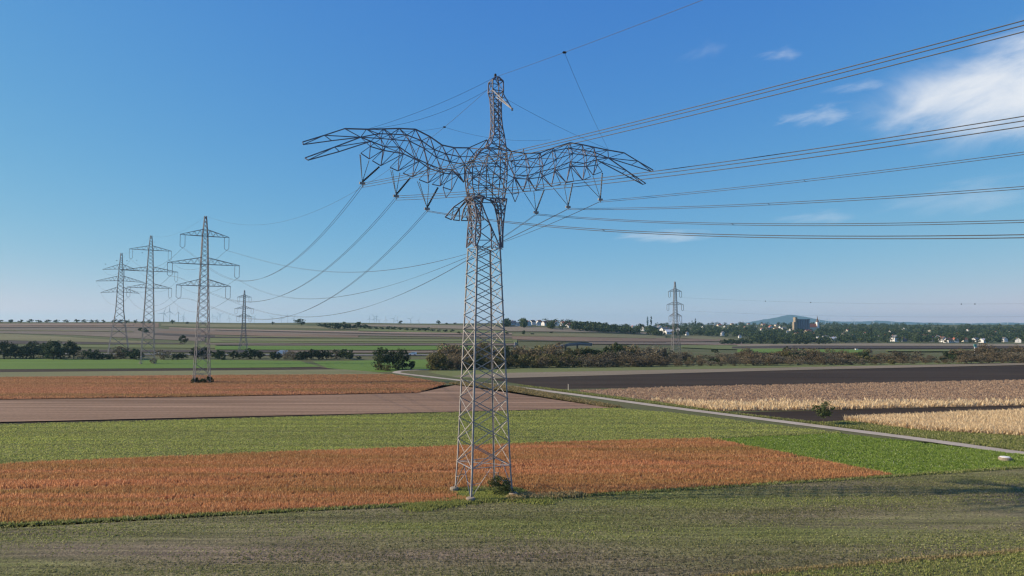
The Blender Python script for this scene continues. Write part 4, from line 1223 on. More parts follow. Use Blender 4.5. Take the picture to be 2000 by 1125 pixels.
hd.append([loc3(u0 + a_ * .25, -.8 + b_ * .25, z0) for a_, b_ in ((-1, -1), (1, -1), (1, 1), (-1, 1))])
for a_, b_ in zip(hd[:-1], hd[1:]): lattice(mb, a_, b_, .13, .075, True, .09, False)
strut(mb, hd[0][0], hd[1][1], .07); strut(mb, hd[0][1], hd[1][2], .07)
head = bpart(mb, 'head')
mb = MB()
tip = un(1000.5, 213.5, -5.6); r0 = un(962, 176, -1.6); r1 = un(980, 178, -.9); r2 = un(968, 188, -1.6)
mb.beam(r0, tip, .16, .12, (-.6, 0, .8)); mb.beam(r1, tip, .10, .10); mb.beam(r2, tip, .09, .09)
mb.beam(un(968.5, 181, -2.0), un(984, 181.5, -1.5), .09)
for t_ in (.3, .55, .75): mb.beam(r1 + (tip - r1) * t_, r2 + (tip - r2) * t_, .06); mb.beam(r0 + (tip - r0) * t_, r1 + (tip - r1) * (t_ + .12), .06)
mb.box(tuple(tip), (.24, .24, .3)); bpart(mb, 'beak', 'steel', head)
bpart_l = MB(); tp = un(967.5, 149, -.8); bpart_l.lathe(tuple(tp), [(.09, -.3), (.10, -.05), (.17, .0), (.17, .26), (.08, .36)], 10); bpart(bpart_l, 'top_lamp', 'black', head)

# wings
def wing(T, C1, C2, D1, D2, A, fingers, feathers, extra):
    mb = MB()
    vt_, vc1, vc2, vd1, vd2 = 0.0, .85, -.85, .5, -.5
    T = [un(x, y, vt_) for x, y in T]; C1 = [un(x, y, vc1) for x, y in C1]; C2 = [un(x, y, vc2) for x, y in C2]
    D1 = [un(x, y, vd1) for x, y in D1]; D2 = [un(x, y, vd2) for x, y in D2]
    A3 = un(*A, 0)
    def chain(P, w):
        for a_, b_ in zip(P[:-1], P[1:]): strut(mb, a_, b_, w)
    chain(T, .145); chain([A3] + C1, .115); chain([A3] + C2, .105); chain([A3] + D1, .115); chain(D2, .115)
    strut(mb, A3, D2[0], .07)
    strut(mb, T[0], A3, .09); strut(mb, T[1], A3, .09)
    n = len(C1)
    for i in range(n):
        for C in (C1, C2):
            if i + 1 < len(T): strut(mb, T[i + 1], C[i], .085)
            if i + 2 < len(T): strut(mb, T[i + 2], C[i], .085)
        strut(mb, C1[i], C2[i], .07)
        if i + 1 < n: strut(mb, C1[i + 1], C2[i], .07)
    for i in range(len(D1)):
        for C, D in ((C1, D1), (C2, D2)):
            if i < n: strut(mb, C[i], D[i], .075)
            if 0 <= i - 1 < n: strut(mb, C[i - 1], D[i], .075)
        strut(mb, D1[i], D2[i], .07)
        if i + 1 < len(D1): strut(mb, D1[i], D2[i + 1], .065)
    for a_, b_, w in extra: strut(mb, un(*a_), un(*b_), w)
    wg = bpart(mb, 'wing')
    for pts, segs in fingers:
        mb = MB()
        P = [un(x, y, v) for x, y, v in pts]
        for i, j, w in segs: strut(mb, P[i], P[j], w)
        bpart(mb, 'wingtip_feather', 'steel_shaded', wg)
    tips = []
    for (p, q, legs, apex) in feathers:
        mb = MB()
        P, Q = un(*p, -.35), un(*q, -.35)
        strut(mb, P, Q, .105)
        for which, (set_, i) in legs:
            if i < 0 or i >= len(D1): continue
            src = D1[i] if set_ == 1 else D2[i]
            strut(mb, src, P if which == 'p' else Q, .09 if which == 'q' else .07)
        if apex:
            Ap = un(*apex, -.3); strut(mb, P, Ap, .085); strut(mb, Q, Ap, .085)
        bpart(mb, 'feather', 'steel_shaded', wg)
        tips.append((P, Q))
    return T, tips, wg


lT = [(673.4, 251.2), (715.7, 252.4), (749.3, 251.8), (779.8, 250.9), (811.6, 252.4), (839.6, 266.7), (863.3, 283.3), (887.5, 288.5), (915.5, 288.8)]
lC1 = [(739.4, 261.2), (763.7, 261.8), (794.8, 263.6), (823.4, 274.8), (848.3, 292.3), (870.7, 300.4), (898, 306)]
lC2 = [(744, 270.5), (766, 272.4), (799.8, 275.5), (828.4, 289.8), (852, 307.2), (879.4, 316), (907.5, 321)]
lD1 = [(724.4, 276), (751.8, 286.7), (780.5, 287.3), (810.3, 308.5), (834.6, 319.7), (859.5, 329.6), (883.2, 331.5)]
lD2 = [(723.2, 286), (748, 293.5), (788, 300.4), (818.4, 314.7), (838.4, 329), (867, 338.3), (896.9, 340.8)]
lA = (704.5, 268)
lf = [([(591.2, 277.3, 0), (592.4, 282.3, -.3), (633.5, 264.3, 0), (647.9, 274.8, -.3), (673.4, 251.2, 0), (704.5, 268, 0)], [(0, 1, .11), (0, 2, .12), (2, 4, .12), (1, 3, .11), (3, 5, .11), (1, 2, .09), (2, 5, .10), (2, 3, .085)]),
      ([(595.6, 308.5, -.5), (601.8, 312.8, -.8), (653.5, 287.3, -.5), (662.8, 296, -.8), (704.5, 268, 0), (724.4, 276, .5)], [(0, 1, .11), (0, 2, .12), (2, 4, .13), (1, 3, .12), (3, 5, .12), (1, 2, .09), (2, 5, .09), (2, 3, .085)])]
def legs(i, last=False):
    return [('p', (2, i)), ('q', (1, i)), ('q', (2, i)), ('q', (2, i + 1)), ('q', (1, i + 1))]
lfe = [((704.6, 299), (721.4, 310.4), [('p', (2, 0)), ('q', (2, 0)), ('q', (2, 1))], None),
       ((727.3, 314), (743.8, 323.7), legs(1), None), ((761.8, 327), (777.4, 334), legs(2), None), ((787.3, 338.3), (805.4, 345.8), legs(3), None),
       ((818.4, 350.8), (835.9, 357.6), legs(4), None), ((844, 360), (859.5, 363.2), legs(5), None), ((865, 365.7), (882, 371.3), [('p', (1, 6)), ('q', (1, 6)), ('q', (2, 6))], (871, 386.4))]
lex = [((915.5, 288.8, 0), (898, 306, .85), .09), ((915.5, 288.8, 0), (907.5, 321, -.85), .09), ((887.5, 288.5, 0), (907.5, 321, -.85), .11), ((907.5, 321, -.85), (921, 339, -1.2), .11), ((883.2, 331.5, .5), (906, 356, -.4), .14), ((896.9, 340.8, -.5), (906, 356, -.4), .12),
       ((915.5, 288.8, 0), (951, 273, -.8), .12), ((915.5, 288.8, 0), (936, 291, -1.0), .10), ((936, 291, -1.0), (953, 288, -1.4), .1), ((898, 306, .85), (930, 306, .4), .09), ((907.5, 321, -.85), (930, 309, -1.4), .10), ((907.5, 321, -.85), (907, 355, -.5), .10), ((896.9, 340.8, -.5), (932, 335, -1.5), .09), ((883.2, 331.5, .5), (930, 312, .3), .09), ((915.5, 288.8, 0), (931, 308, -.8), .1), ((951, 273, -.8), (936, 291, -1.0), .10), ((951, 273, -.8), (956, 289, -1.3), .1)]
Tl, tips_l, wl = wing(lT, lC1, lC2, lD1, lD2, lA, lf, lfe, lex)

rT = [(1219, 298.6), (1187.2, 293), (1159.8, 287.4), (1136.8, 282.4), (1113, 278.7), (1081.4, 288.6), (1055.3, 298.6), (1026.6, 299.8), (998.7, 295.5)]
rC1 = [(1160.4, 297.3), (1137.4, 293), (1110, 289.2), (1077.7, 295.5), (1052.8, 308.5), (1026.6, 311), (997.4, 314.7)]
rC2 = [(1164.8, 306), (1144.9, 303.6), (1118.7, 299.8), (1087, 311), (1060.9, 324.7), (1034.7, 327.2), (1006.7, 324.7)]
rD1 = [(1164.2, 312.3), (1141.8, 319), (1113.7, 316), (1083.3, 328.4), (1055.3, 335.3), (1029.8, 343.4), (1003.6, 341.5)]
rD2 = [(1166.7, 322.2), (1145.5, 325.3), (1114.4, 325.3), (1083.9, 334.6), (1058.4, 345.8), (1031, 349.6), (1004.9, 348.3)]
rA = (1188.4, 308.5)
rf = [([(1275.6, 332.2, 0), (1273, 335.3, -.3), (1245.7, 314.8, 0), (1232.6, 322.2, -.3), (1219, 298.6, 0), (1188.4, 308.5, 0)], lf[0][1]),
      ([(1261.3, 358.3, -.5), (1255.7, 360.2, -.8), (1223.9, 333.4, -.5), (1214.6, 338.4, -.8), (1188.4, 308.5, 0), (1167.3, 313.5, -.2)], lf[1][1])]
rfe = [((1176, 335.3), (1158.6, 342), [('p', (2, 0)), ('q', (2, 0)), ('q', (1, 0)), ('q', (2, 1))], None),
       ((1153, 345.2), (1138, 352), legs(1), None), ((1120.6, 353.9), (1106.3, 357), legs(2), None), ((1095.7, 359.5), (1077, 364.5), legs(3), None),
       ((1062.7, 367.6), (1046, 371.3), legs(4), None), ((1036.6, 373.2), (1021.7, 373.8), legs(5), None), ((1013.6, 376.3), (999.9, 379.4), [('p', (1, 6)), ('q', (1, 6)), ('p', (2, 6))], (1006, 394.4))]
rex = [((998.7, 295.5, 0), (986, 286, -.8), .12), ((998.7, 295.5, 0), (992, 318, -1.0), .10), ((997.4, 314.7, .85), (980, 310, .3), .09), ((1006.7, 324.7, -.85), (988, 335, -1.2), .09), ((1004.9, 348.3, -.5), (988, 360, -.8), .10), ((1004.9, 348.3, -.5), (990, 340, -1), .09), ((998.7, 295.5, 0), (976, 290, -.2), .1), ((1003.6, 341.5, .5), (992, 318, .3), .10), ((1003, 351, .2), (986, 375, .0), .09), ((999.9, 379.4, -.3), (992, 368, -.3), .08)]
Tr, tips_r, wr = wing(rT, rC1, rC2, rD1, rD2, rA, rf, rfe, rex)

# tail: fan of four long feathers
mb = MB()
tail = None
strips = [((913, 386), (886, 404.5), (869.5, 423.8), (881.5, 429.2), (897, 406.5)), ((916, 388), (897.5, 406.5), (885, 429.4), (897.5, 430.7), (896.5, 407)), ((917, 389), (906, 408), (901, 430.7), (913.5, 431), (914, 408)), ((919, 390), (918, 408), (917.5, 431), (930, 431), (926, 408)), ((924, 390), (932, 408), (934, 431), (945, 429.5), (941, 408))]
for root, mid, t0_, t1_, mid2 in strips:
    mb = MB()
    rt, m0, e0, e1, m1 = un(*root, 2.6), un(*mid, 4.4), un(*t0_, 6.4), un(*t1_, 6.4), un(*mid2, 4.4)
    strut(mb, rt, m0, .15); strut(mb, m0, e0, .14); strut(mb, e0, e1, .13); strut(mb, rt, m1, .09); strut(mb, m1, e1, .085); strut(mb, m0, e1, .075); strut(mb, e0, m1, .07); strut(mb, m0, m1, .10)
    f_ = bpart(mb, 'tail_feather', 'steel_shaded')
mb = MB(); strut(mb, un(915, 386, 2.6), un(928, 378, 1.6), .16); strut(mb, un(917, 389, 2.6), un(930, 386, 1.6), .13); strut(mb, un(913, 386, 2.6), un(911, 372, 1.2), .12); strut(mb, un(924, 390, 2.6), un(940, 386, 1.2), .1)
bpart(mb, 'tail_root')

# insulator strings: V of thin stays and one ribbed string, parts of the pylon
PH = {}
def string(p0, p1, r, mat, parent, n=18):
    mb = MB()
    d = p1 - p0
    pts, rr = [], []
    L = np.linalg.norm(d)
    n = int(L / .22)
    for k in range(n + 1):
        t_ = k / n
        for dt, q in ((0, r * .45), (.35 / n, r), (.6 / n, r)):
            if t_ + dt <= 1: pts.append(p0 + d * (t_ + dt)); rr.append(q)
    mb.tube(pts, rr, 7)
    return bpart(mb, 'insulator', mat, parent)


for key, end, stays, thick, wg in [
    (1, (707.5, 357), [(702.6, 301.5), (704.2, 302), (721, 313)], (741, 325.5), wl), (2, (773.5, 382), [(763, 332), (766.5, 332), (781, 337)], (801.5, 347), wl), (3, (834, 407), [(815, 354), (819, 355), (837.5, 359)], (855.5, 366), wl),
    (4, (1047, 414), [(1024, 376.5), (1042.5, 373)], (1062.8, 370.5), wr), (5, (1109.5, 403.5), [(1080.5, 366.5), (1101.5, 361)], (1118.5, 357.5), wr), (6, (1172.5, 389), [(1140, 353.5), (1158, 344)], (1176.3, 337.5), wr)]:
    E = un(*end, -.35); PH[key] = E
    for s in stays:
        string(un(*s, -.35 + (.25 if s is stays[0] else -.1)), E + (0, 0, .1), .055, 'insul_light', wg)
    string(un(*thick, -.35), E + (0, 0, .1), .14 if key < 4 else .12, 'insul' if key < 4 else 'insul_light', wg)
    mb = MB(); mb.box((E[0], E[1], E[2] - .05), (.7, .25, .28), AY); mb.tube([E + (0, 0, .1), E - (0, 0, .5)], .06); bpart(mb, 'clamp', 'steel', wg)

# grass island and spare growth at its foot
gp_ = edge_line([(808, 992), (870, 985), (930, 974), (1000, 972), (1065, 979)], 9000, .85)
plants('grass', [leaves_up(gp_, 4, (.12, .45), (.06, .16), .7, .12)], M['green_sprout'], 'tall green weeds around the feet of the bird pylon', 'grass')
gq = edge_line([(1000, 975), (1060, 972), (1130, 968)], 1200, .5)
plants('grass', [leaves_up(gq, 4, (.3, .7), (.06, .16), .7, .12)], M['dry_grass'], 'dry pale grass beside the bush at the bird pylon', 'grass')

# ------------------------------------------------------------------ ordinary lattice pylons
def lattice_pylon(base, H, ang, sb, st, waist, arms, ins, mats, label, wl_=.26, wb_=.15, npan=17, ins_r=.11, armh=2.6):
    m0, m1 = mats
    t = empty('lattice_pylon', tuple(base), ang); tag(t, label, 'pylon')
    def s_(z): return np.interp(z, [0, waist[0], arms[0][0], H], [sb, waist[1], st, st * .35])
    C = lambda a_, b_, z: np.array([a_ * s_(z), b_ * s_(z), z])
    cs = [(-1, -1), (1, -1), (1, 1), (-1, 1)]
    zl = [0, H * .055]
    f_ = 0
    while zl[-1] < H - 1.5: zl.append(zl[-1] + max(1.6, s_(zl[-1]) * 1.5))
    zl[-1] = H
    for a_, b_ in cs:
        mb = MB()
        for z0, z1 in zip(zl[:-1], zl[1:]): mb.beam(C(a_, b_, z0), C(a_, b_, z1), wl_)
        mb.build('leg', m0, t)
        mb = MB(); q = C(a_, b_, 0); mb.lathe((q[0], q[1], -.4), [(.7, 0), (.65, .7), (.55, .8)], 10); mb.build('footing', M['concrete'], t)
    mb = MB()
    for i in range(4):
        (a0, b0), (a1, b1) = cs[i], cs[(i + 1) % 4]
        for k, (z0, z1) in enumerate(zip(zl[:-1], zl[1:])):
            if k == 0:
                mid = (C(a0, b0, z1) + C(a1, b1, z1)) / 2
                mb.beam(C(a0, b0, z0), mid, wb_); mb.beam(C(a1, b1, z0), mid, wb_); mb.beam(C(a0, b0, z1), C(a1, b1, z1), wb_)
            else:
                mb.beam(C(a0, b0, z0), C(a1, b1, z1), wb_); mb.beam(C(a1, b1, z0), C(a0, b0, z1), wb_)
    mb.build('bracing', m0, t)
    ends = []
    mw = t
    for z, half, drop in arms:
        mb = MB()
        s = s_(z); hh = armh
        mb.beam((-s, -s, z), (s, -s, z), wb_); mb.beam((-s, s, z), (s, s, z), wb_)
        arm_ends = []
        for sd in (-1, 1):
            e = np.array([sd * half, 0, z + drop])
            n = max(4, int((half - s) / 2.2))
            su = s_(z + hh)
            for sy in (-1, 1):
                lo0, up0 = np.array([sd * s, sy * s, z]), np.array([sd * su, sy * su, z + hh])
                mb.beam(lo0, e, wl_ * .75); mb.beam(up0, e + (0, 0, .15), wl_ * .75)
                for k in range(n):
                    a_ = lo0 + (e - lo0) * k / n; b_ = up0 + (e - up0) * (k + .5) / n; c_ = lo0 + (e - lo0) * (k + 1) / n
                    mb.beam(a_, b_, wb_ * .7)
                    if k < n - 1: mb.beam(b_, c_, wb_ * .7)
            for k in range(1, n):
                q0 = np.array([sd * s, -s, z]); q1 = np.array([sd * s, s, z])
                mb.beam(q0 + (e - q0) * k / n, q1 + (e - q1) * k / n, wb_ * .6)
            arm_ends.append(e)
        arm = mb.build('crossarm', m1, t)
        for e in arm_ends:
            if ins > 0:
                for o in (-.85, .85):
                    mb = MB(); pts, rr = [], []
                    for k in range(17):
                        pts.append(e + np.array([-np.sign(e[0]) * (.9 + o), 0, -.1 - (ins - .7) * k / 16])); rr.append(ins_r * (1 if k % 2 else .6))
                    mb.tube(pts, rr, 6)
                    mb.tube([pts[-1], e + np.array([-np.sign(e[0]) * .9, 0, -ins])], ins_r * .7, 5)
                    mb.build('insulator', M['insul_light'] if False else m1, arm)
                le = e + np.array([-np.sign(e[0]) * .9, 0, -ins])
            else: le = e
            co, si = math.cos(ang), math.sin(ang)
            ends.append(np.array([base[0] + le[0] * co - le[1] * si, base[1] + le[0] * si + le[1] * co, base[2] + le[2]]))
    top = np.array([base[0], base[1], base[2] + H])
    return ends, top


ANG = R(33)
MF, MR = M['steel_far'], M['rust_steel']
def pylon_px(bx, by, ty, tx=None): 
    p = hit(bx, by); H = np.linalg.norm(at_depth(tx or bx, ty, p[1])[2] - p[2]); return p, H
pA, HA = pylon_px(393.5, 748, 422)
kA = HA / 64.0
endsA, topA = lattice_pylon(pA, HA, ANG, 2.75, .95, (HA * .3, 2.1), [(56.2 * kA, 8.8, 0), (45.3 * kA, 12.9, 0), (37 * kA, 9.7, 0)], 5.0 * kA, (MF, MF), 'grey lattice pylon with three crossarms, nearest of the line, bushes at its foot', .20, .12)
pB, HB = pylon_px(288, 710, 460)
kB = HB / 64
endsB, topB = lattice_pylon(pB, HB, ANG, 3.6, 1.15, (HB * .35, 2.6), [(56.6 * kB, 11.0, 0), (46 * kB, 14.8, 0), (37.6 * kB, 11.7, 0)], 4.8 * kB, (MF, MR), 'lattice pylon with reddish crossarms standing in the bright green field', .22, .12)
pC, HC = pylon_px(231, 693, 494)
endsC, topC = lattice_pylon(pC, HC, ANG, 6.8, 1.3, (HC * .42, 2.6), [(HC * .84, 11.5, -.8), (HC * .725, 15.5, -.8), (HC * .615, 12.3, -.8)], 0, (MF, MR), 'sturdy wide-legged lattice pylon without hanging insulators, among dark bushes', .26, .15, armh=3.6)
pD, HD = pylon_px(475, 692, 567)
endsD, topD = lattice_pylon(pD, HD, R(10), 3.2, .6, (HD * .35, 1.4), [(HD * .89, 5.0, 0), (HD * .71, 6.6, 0), (HD * .585, 5.2, 0)], 4.0, (MF, MF), 'small distant lattice pylon in the green strip behind the hedge', .2, .12, armh=1.8)
pE, HE = pylon_px(1320, 690, 550)
endsE, topE = lattice_pylon(pE, HE, R(5), 3.2, .95, (HE * .4, 1.75), [(HE * .86, 5.6, 0), (HE * .675, 7.0, 0), (HE * .515, 5.4, 0)], 4.8, (MF, MF), 'grey lattice pylon alone in front of the village wood', .22, .13, armh=2.4, ins_r=.2)
G_F = None
plant_px('bush_dark', 381, 749, 12, 'dark bush under one leg of the nearest grey lattice pylon', 'bush', wide=1.2)
plant_px('bush_dark', 395, 749, 10, 'low dark bush between the legs of the nearest grey pylon', 'bush', wide=1.4)
plant_px('bush_dark', 409, 748, 13, 'round dark bush against the far leg of the grey pylon', 'bush', wide=1.1)
plant_px('scrub_grey', 299, 710, 11, 'grey bush at the foot of the reddish lattice pylon', 'bush', wide=.9, name='bush')

# ------------------------------------------------------------------ wires
def para(p0, p1, sag, n=48, skew=0.0):
    out = []
    for k in range(n + 1):
        t_ = k / n
        q = p0 + (p1 - p0) * t_; out.append(q - np.array([0, 0, 4 * sag * t_ * (1 - t_) * (1 + skew * (1 - 2 * t_))]))
    return out


def bundle(path, offs, r, label, group=None, cat='power line'):
    p0, p1 = path[0], path[-1]
    t = empty('conductor_bundle', tuple(p0)); tag(t, label, cat, group)
    d = (p1 - p0)[:2]; d /= np.linalg.norm(d); nrm = np.array([-d[1], d[0], 0])
    for oh, ov in offs:
        mb = MB(); mb.tube([q + nrm * oh + np.array([0, 0, ov]) - p0 for q in path], r, 5)
        mb.build('cable', M['cable'], t)
    n = len(path)
    for k in range(10, n - 4, 31):
        sp_ = MB()
        q = path[k] - p0
        a_ = q + nrm * offs[0][0] + np.array([0, 0, offs[0][1]])
        for oh, ov in offs[1:]:
            b_ = q + nrm * oh + np.array([0, 0, ov]); sp_.tube([a_, b_], r * .9, 4)
        sp_.build('spacer', M['cable'], t)
    return t


def single(path, r, label, name='earth_wire', group=None, cat='wire'):
    p0 = path[0]; mb = MB(); mb.tube([q - p0 for q in path], r, 5)
    o = mb.build(name, M['cable'], None, loc=tuple(p0)); tag(o, label, cat, group)
    return o


O2 = [(-.2, .04), (.2, -.10)]
O3 = [(.06, .27), (-.06, .0), (.06, -.27)]
# endsA order: top(-,+), mid(-,+), low(-,+)
names = {1: 'outermost phase of the near wing', 2: 'middle phase of the near wing', 3: 'innermost phase of the near wing', 4: 'innermost phase of the far wing', 5: 'middle phase of the far wing', 6: 'outermost phase of the far wing'}
mapA = {1: 0, 2: 2, 3: 4, 6: 1, 5: 3, 4: 5}
sag1 = {1: 11.25, 2: 10.5, 3: 10.25, 4: 10.5, 5: 10.25, 6: 9.25}
skew1 = {1: .6, 2: .8, 3: .85, 4: .3, 5: 0, 6: .4}
for k, e in PH.items():
    bundle(para(e - (0, 0, .3), endsA[mapA[k]], sag1[k], 48, skew1[k]), O2, .025, f'twin power cables sagging from the {names[k]} to the grey pylon')
dl = np.array([.64, -.77])
targ = {1: 38.5, 2: 225, 6: 292.5, 5: 358.5, 4: 423.5, 3: 450}
for k, e in PH.items():
    # where the straight plan line crosses the picture's edge column, a point in space the wire passes through
    best = min(np.linspace(5, 120, 1200), key=lambda t_: abs((e[0] + dl[0] * t_) - .7498 * ((e[1] + dl[1] * t_) * cp + (targ[k] < 400) * 0 + (12 * sp))))
    Y = e[1] + dl[1] * best
    zt = at_depth(2000, targ[k], Y)[2]
    te = 210.0; ze = e[2] + 3
    A_ = np.array([[best, best ** 2], [te, te ** 2]]); b_, c_ = np.linalg.solve(A_, [zt - e[2], ze - e[2]])
    path = [np.array([e[0] + dl[0] * t_, e[1] + dl[1] * t_, e[2] - .3 + b_ * t_ + c_ * t_ * t_]) for t_ in np.linspace(0, te, 70)]
    bundle(path, O3 if k in (1, 2) else O2, .03, f'power cables running overhead from the {names[k]} past the frame edge')
# A -> B -> C
nm = ['top arm, near side', 'top arm, far side', 'middle arm, near side', 'middle arm, far side', 'lowest arm, near side', 'lowest arm, far side']
for i in range(6):
    bundle(para(endsA[i], endsB[i], 6.5, 24), O2, .022, f'faint cables from the grey pylon to the reddish pylon, {nm[i]}')
    bundle(para(endsB[i], endsC[i], 6.5, 24), O2, .022, f'faint cables from the reddish pylon to the wide-legged pylon, {nm[i]}')
# earth wires and guys of the bird pylon
hl = un(951, 176, -.8); ht = un(966, 151, -.8)
shL = un(720, 251.5, 0); shR = un(1188, 291.5, 0)
single(para(topA, hl, 10.25, 48, -.25), .022, 'thin earth wire from the grey pylon top up to the bird head')
single(para(topA, topB, 3.5, 24), .02, 'thin earth wire between the grey and the reddish pylon tops')
single(para(topB, topC, 3.5, 24), .02, 'thin earth wire between the reddish and the wide-legged pylon tops')
# overhead wire beyond the head
eY = 40.0
far = at_depth(1372, 0, 50.0)
dirw = far - ht
single([ht + dirw * t_ + np.array([0, 0, -1.2 * 4 * t_ / 3.2 * (1 - t_ / 3.2) + 1.2 * 4 / 3.2 * (1 - 1 / 3.2) * t_]) for t_ in np.linspace(0, 3.2, 40)], .02, 'thin earth wire rising from the bird head out of the frame')
single(para(ht, shL, .5, 16), .018, 'upper guy wire from bird head to the near wing')
single(para(hl, shL, 1.0, 16), .018, 'lower guy wire from bird head to the near wing')
single(para(un(983, 190, -.8), shR, .3, 16), .018, 'guy wire from bird head to the far wing')
ball1_t = .45
tb_ = min(np.linspace(0, 1, 400), key=lambda q: abs(1000 + FPX * (lambda P: P[0] / (P[1] * cp + (P[2] - CAM_Z) * sp))(ht + dirw * q) - 1102))
b1 = ht + dirw * tb_ + np.array([0, 0, -1.2 * 4 * tb_ / 3.2 * (1 - tb_ / 3.2) + 1.2 * 4 / 3.2 * (1 - 1 / 3.2) * tb_])
w5 = para(topA, hl, 10.25, 48, -.25)
def proj(P):
    x, y, z = P[0], P[1], P[2] - CAM_Z
    dd = y * cp + z * sp
    return 1000 + FPX * x / dd, 562.5 - FPX * (-y * sp + z * cp) / dd
b2 = min(para(topA, hl, 10.25, 400, -.25), key=lambda P: abs(proj(P)[0] - 867))
print('BALL2', proj(b2), 'BALL1', proj(b1))
single(para(b1, shR, .4, 16), .016, 'thin cross wire from the upper marker down to the far wing')
single(para(shL, b2, .5, 12), .016, 'thin cross wire from near wing to the lower marker')
single(para(b2, un(1075, 273, 1.5), .8, 16), .016, 'thin cross wire from the lower marker behind the neck')
for P, lab in ((b1, 'small dark marker on the earth wire above the far wing'), (b2, 'small dark marker on the wire between near wing and head')):
    mb = MB(); mb.tube([P + (-.16, 0, 0), P + (.16, 0, 0)], [.12, .12], 10); mb.tube([P + (-.22, 0, 0), P + (.22, 0, 0)], .05, 6)
    tag(mb.build('wire_marker', M['black']), lab, 'marker')
# line of the pylon before the village
Q = at_depth(2350, 585, 430); 
for i, lab in ((1, 'top arm'), (3, 'middle arm')):
    q = Q - np.array([0, 0, 0 if i == 1 else 8.0])
    pth = para(endsE[i], q, 4.0, 40)
    single(pth, .03, f'hair-thin cable from the lone pylon {lab} towards the frame edge', 'cable', cat='wire')
    if i == 1:
        for k in (8, 12, 24, 25):
            mb = MB(); mb.lathe(tuple(pth[k]), [(.05, -.4), (.35, -.2), (.4, 0), (.35, .2), (.05, .4)], 10)
            tag(mb.build('wire_marker', M['black']), 'dark marker ball on the hair-thin cable above the town', 'marker', 'marker balls on the cable above the town')

# ------------------------------------------------------------------ vehicles and small things
def wheel(x, y, r): 
    mb = MB(); mb.tube([(x, y - .12, r), (x, y + .12, r)], r, 14); return mb
def box_truck(px, py, label):
    p = hit(px, py)
    t = empty('truck', (p[0], p[1], float(terrain(p[0], p[1])) + .55), 0.02); tag(t, label, 'truck')
    mb = MB(); mb.box((.9, 0, 1.95), (5.2, 2.2, 2.5)); mb.build('cargo_box', M['paint'], t)
    mb = MB(); mb.add([(-3.7, -1, .55), (-1.75, -1, .55), (-1.75, 1, .55), (-3.7, 1, .55), (-3.7, -1, 1.3), (-1.75, -1, 2.35), (-1.75, 1, 2.35), (-3.7, 1, 1.3), (-3.0, -1, 2.35), (-3.0, 1, 2.35)], [(0, 1, 5, 8, 4), (3, 7, 9, 6, 2), (0, 4, 7, 3), (4, 8, 9, 7), (8, 5, 6, 9), (1, 2, 6, 5), (0, 3, 2, 1)]); cab = mb.build('cab', M['paint'], t)
    mb = MB(); mb.box((-2.6, -1.01, 1.8), (.9, .05, .6)); mb.build('window', M['glass'], cab)
    for x in (-2.8, 2.2):
        for y in (-.95, .95): wheel(x, y, .42).build('wheel', M['tyre'], t)
def car(px, py, label, s=1.0, van=False):
    p = hit(px, py)
    t = empty('van' if van else 'car', (p[0], p[1], float(terrain(p[0], p[1])) + .55), 0.02); t.scale = (s,) * 3
    tag(t, label, 'van' if van else 'car')
    L = 2.4; hh = 1.9 if van else 1.42
    prof = [(-L, .35), (L, .35), (L, hh * .6 if not van else hh * .95), (L * .75, hh * .62 if not van else hh), (L * .45, hh), (-L * .2, hh), (-L * .55, hh * .64), (-L, hh * .55)]
    mb = MB(); n = len(prof); vs = [(x, -.88, z) for x, z in prof] + [(x, .88, z) for x, z in prof]
    mb.add(vs, [tuple(range(n)), tuple(range(2 * n - 1, n - 1, -1))] + [(i, i + n, (i + 1) % n + n, (i + 1) % n) for i in range(n)]); mb.build('body', M['paint'], t)
    mb = MB(); mb.box((.3, -.885, hh * .8), (1.9, .02, .3)); mb.build('window', M['glass'], t)
    for x in (-1.45, 1.45):
        for y in (-.8, .8): wheel(x, y, .33).build('wheel', M['tyre'], t)
box_truck(551, 694, 'white box truck driving on the highway behind a hedge gap')
car(308, 694, 'small white car on the highway between hedge bushes', 1.1)
car(806, 695, 'white van on the highway beside the dark lane trees', 1.15, True)
# manhole ring in the weeds
p = hit(1963, 900)
mb = MB(); mb.lathe((0, 0, -.2), [(.95, 0), (.95, .75), (.8, .78)], 20); t = mb.build('concrete_well', M['concrete'], None, loc=(p[0], p[1], 0)); tag(t, 'round pale concrete well ring in the green weeds near the lane', 'well')
mb = MB(); mb.lathe((0, 0, .59), [(.72, 0), (.72, .08), (.3, .1)], 20); mb.build('lid', M['white'], t)
# tall sign / post things behind the scrub
p = hit(1905.5, 694)
t = empty('sign_pillar', (p[0], p[1], float(terrain(p[0], p[1])))); tag(t, 'pale pillar sign with teal top rising from the scrub', 'sign')
mb = MB(); mb.box((0, 0, 3.3), (1.6, .5, 6.6)); mb.build('post', M['white'], t); mb = MB(); mb.box((0, 0, 7.6), (2.0, .6, 2.0)); mb.build('panel', M['teal'], t)
p = hit(1006, 690)
t = empty('mast', (p[0], p[1], float(terrain(p[0], p[1])))); tag(t, 'short grey mast rising above olive bushes near the bird pylon', 'mast')
mb = MB(); mb.tube([(0, 0, 0), (0, 0, 8.5)], .5, 8); mb.build('pole', M['greyw'], t); mb = MB(); mb.box((.9, 0, 7.2), (1.2, .8, 1.6)); mb.box((-.8, 0, 5.6), (1.0, .8, 1.4)); mb.build('cabinet', M['greyw'], t)
p = hit(1673, 685)
mb = MB(); mb.box((0, 0, 1.0), (2.6, 1.6, 2.0)); t = mb.build('hut', M['white'], None, loc=(p[0], p[1], float(terrain(p[0], p[1])))); tag(t, 'tiny white hut in pale grass behind the scrub belt', 'hut')
mb = MB(); mb.box((0, 0, 2.12), (3.0, 2.0, .2)); mb.build('roof', M['greyroof'], t)
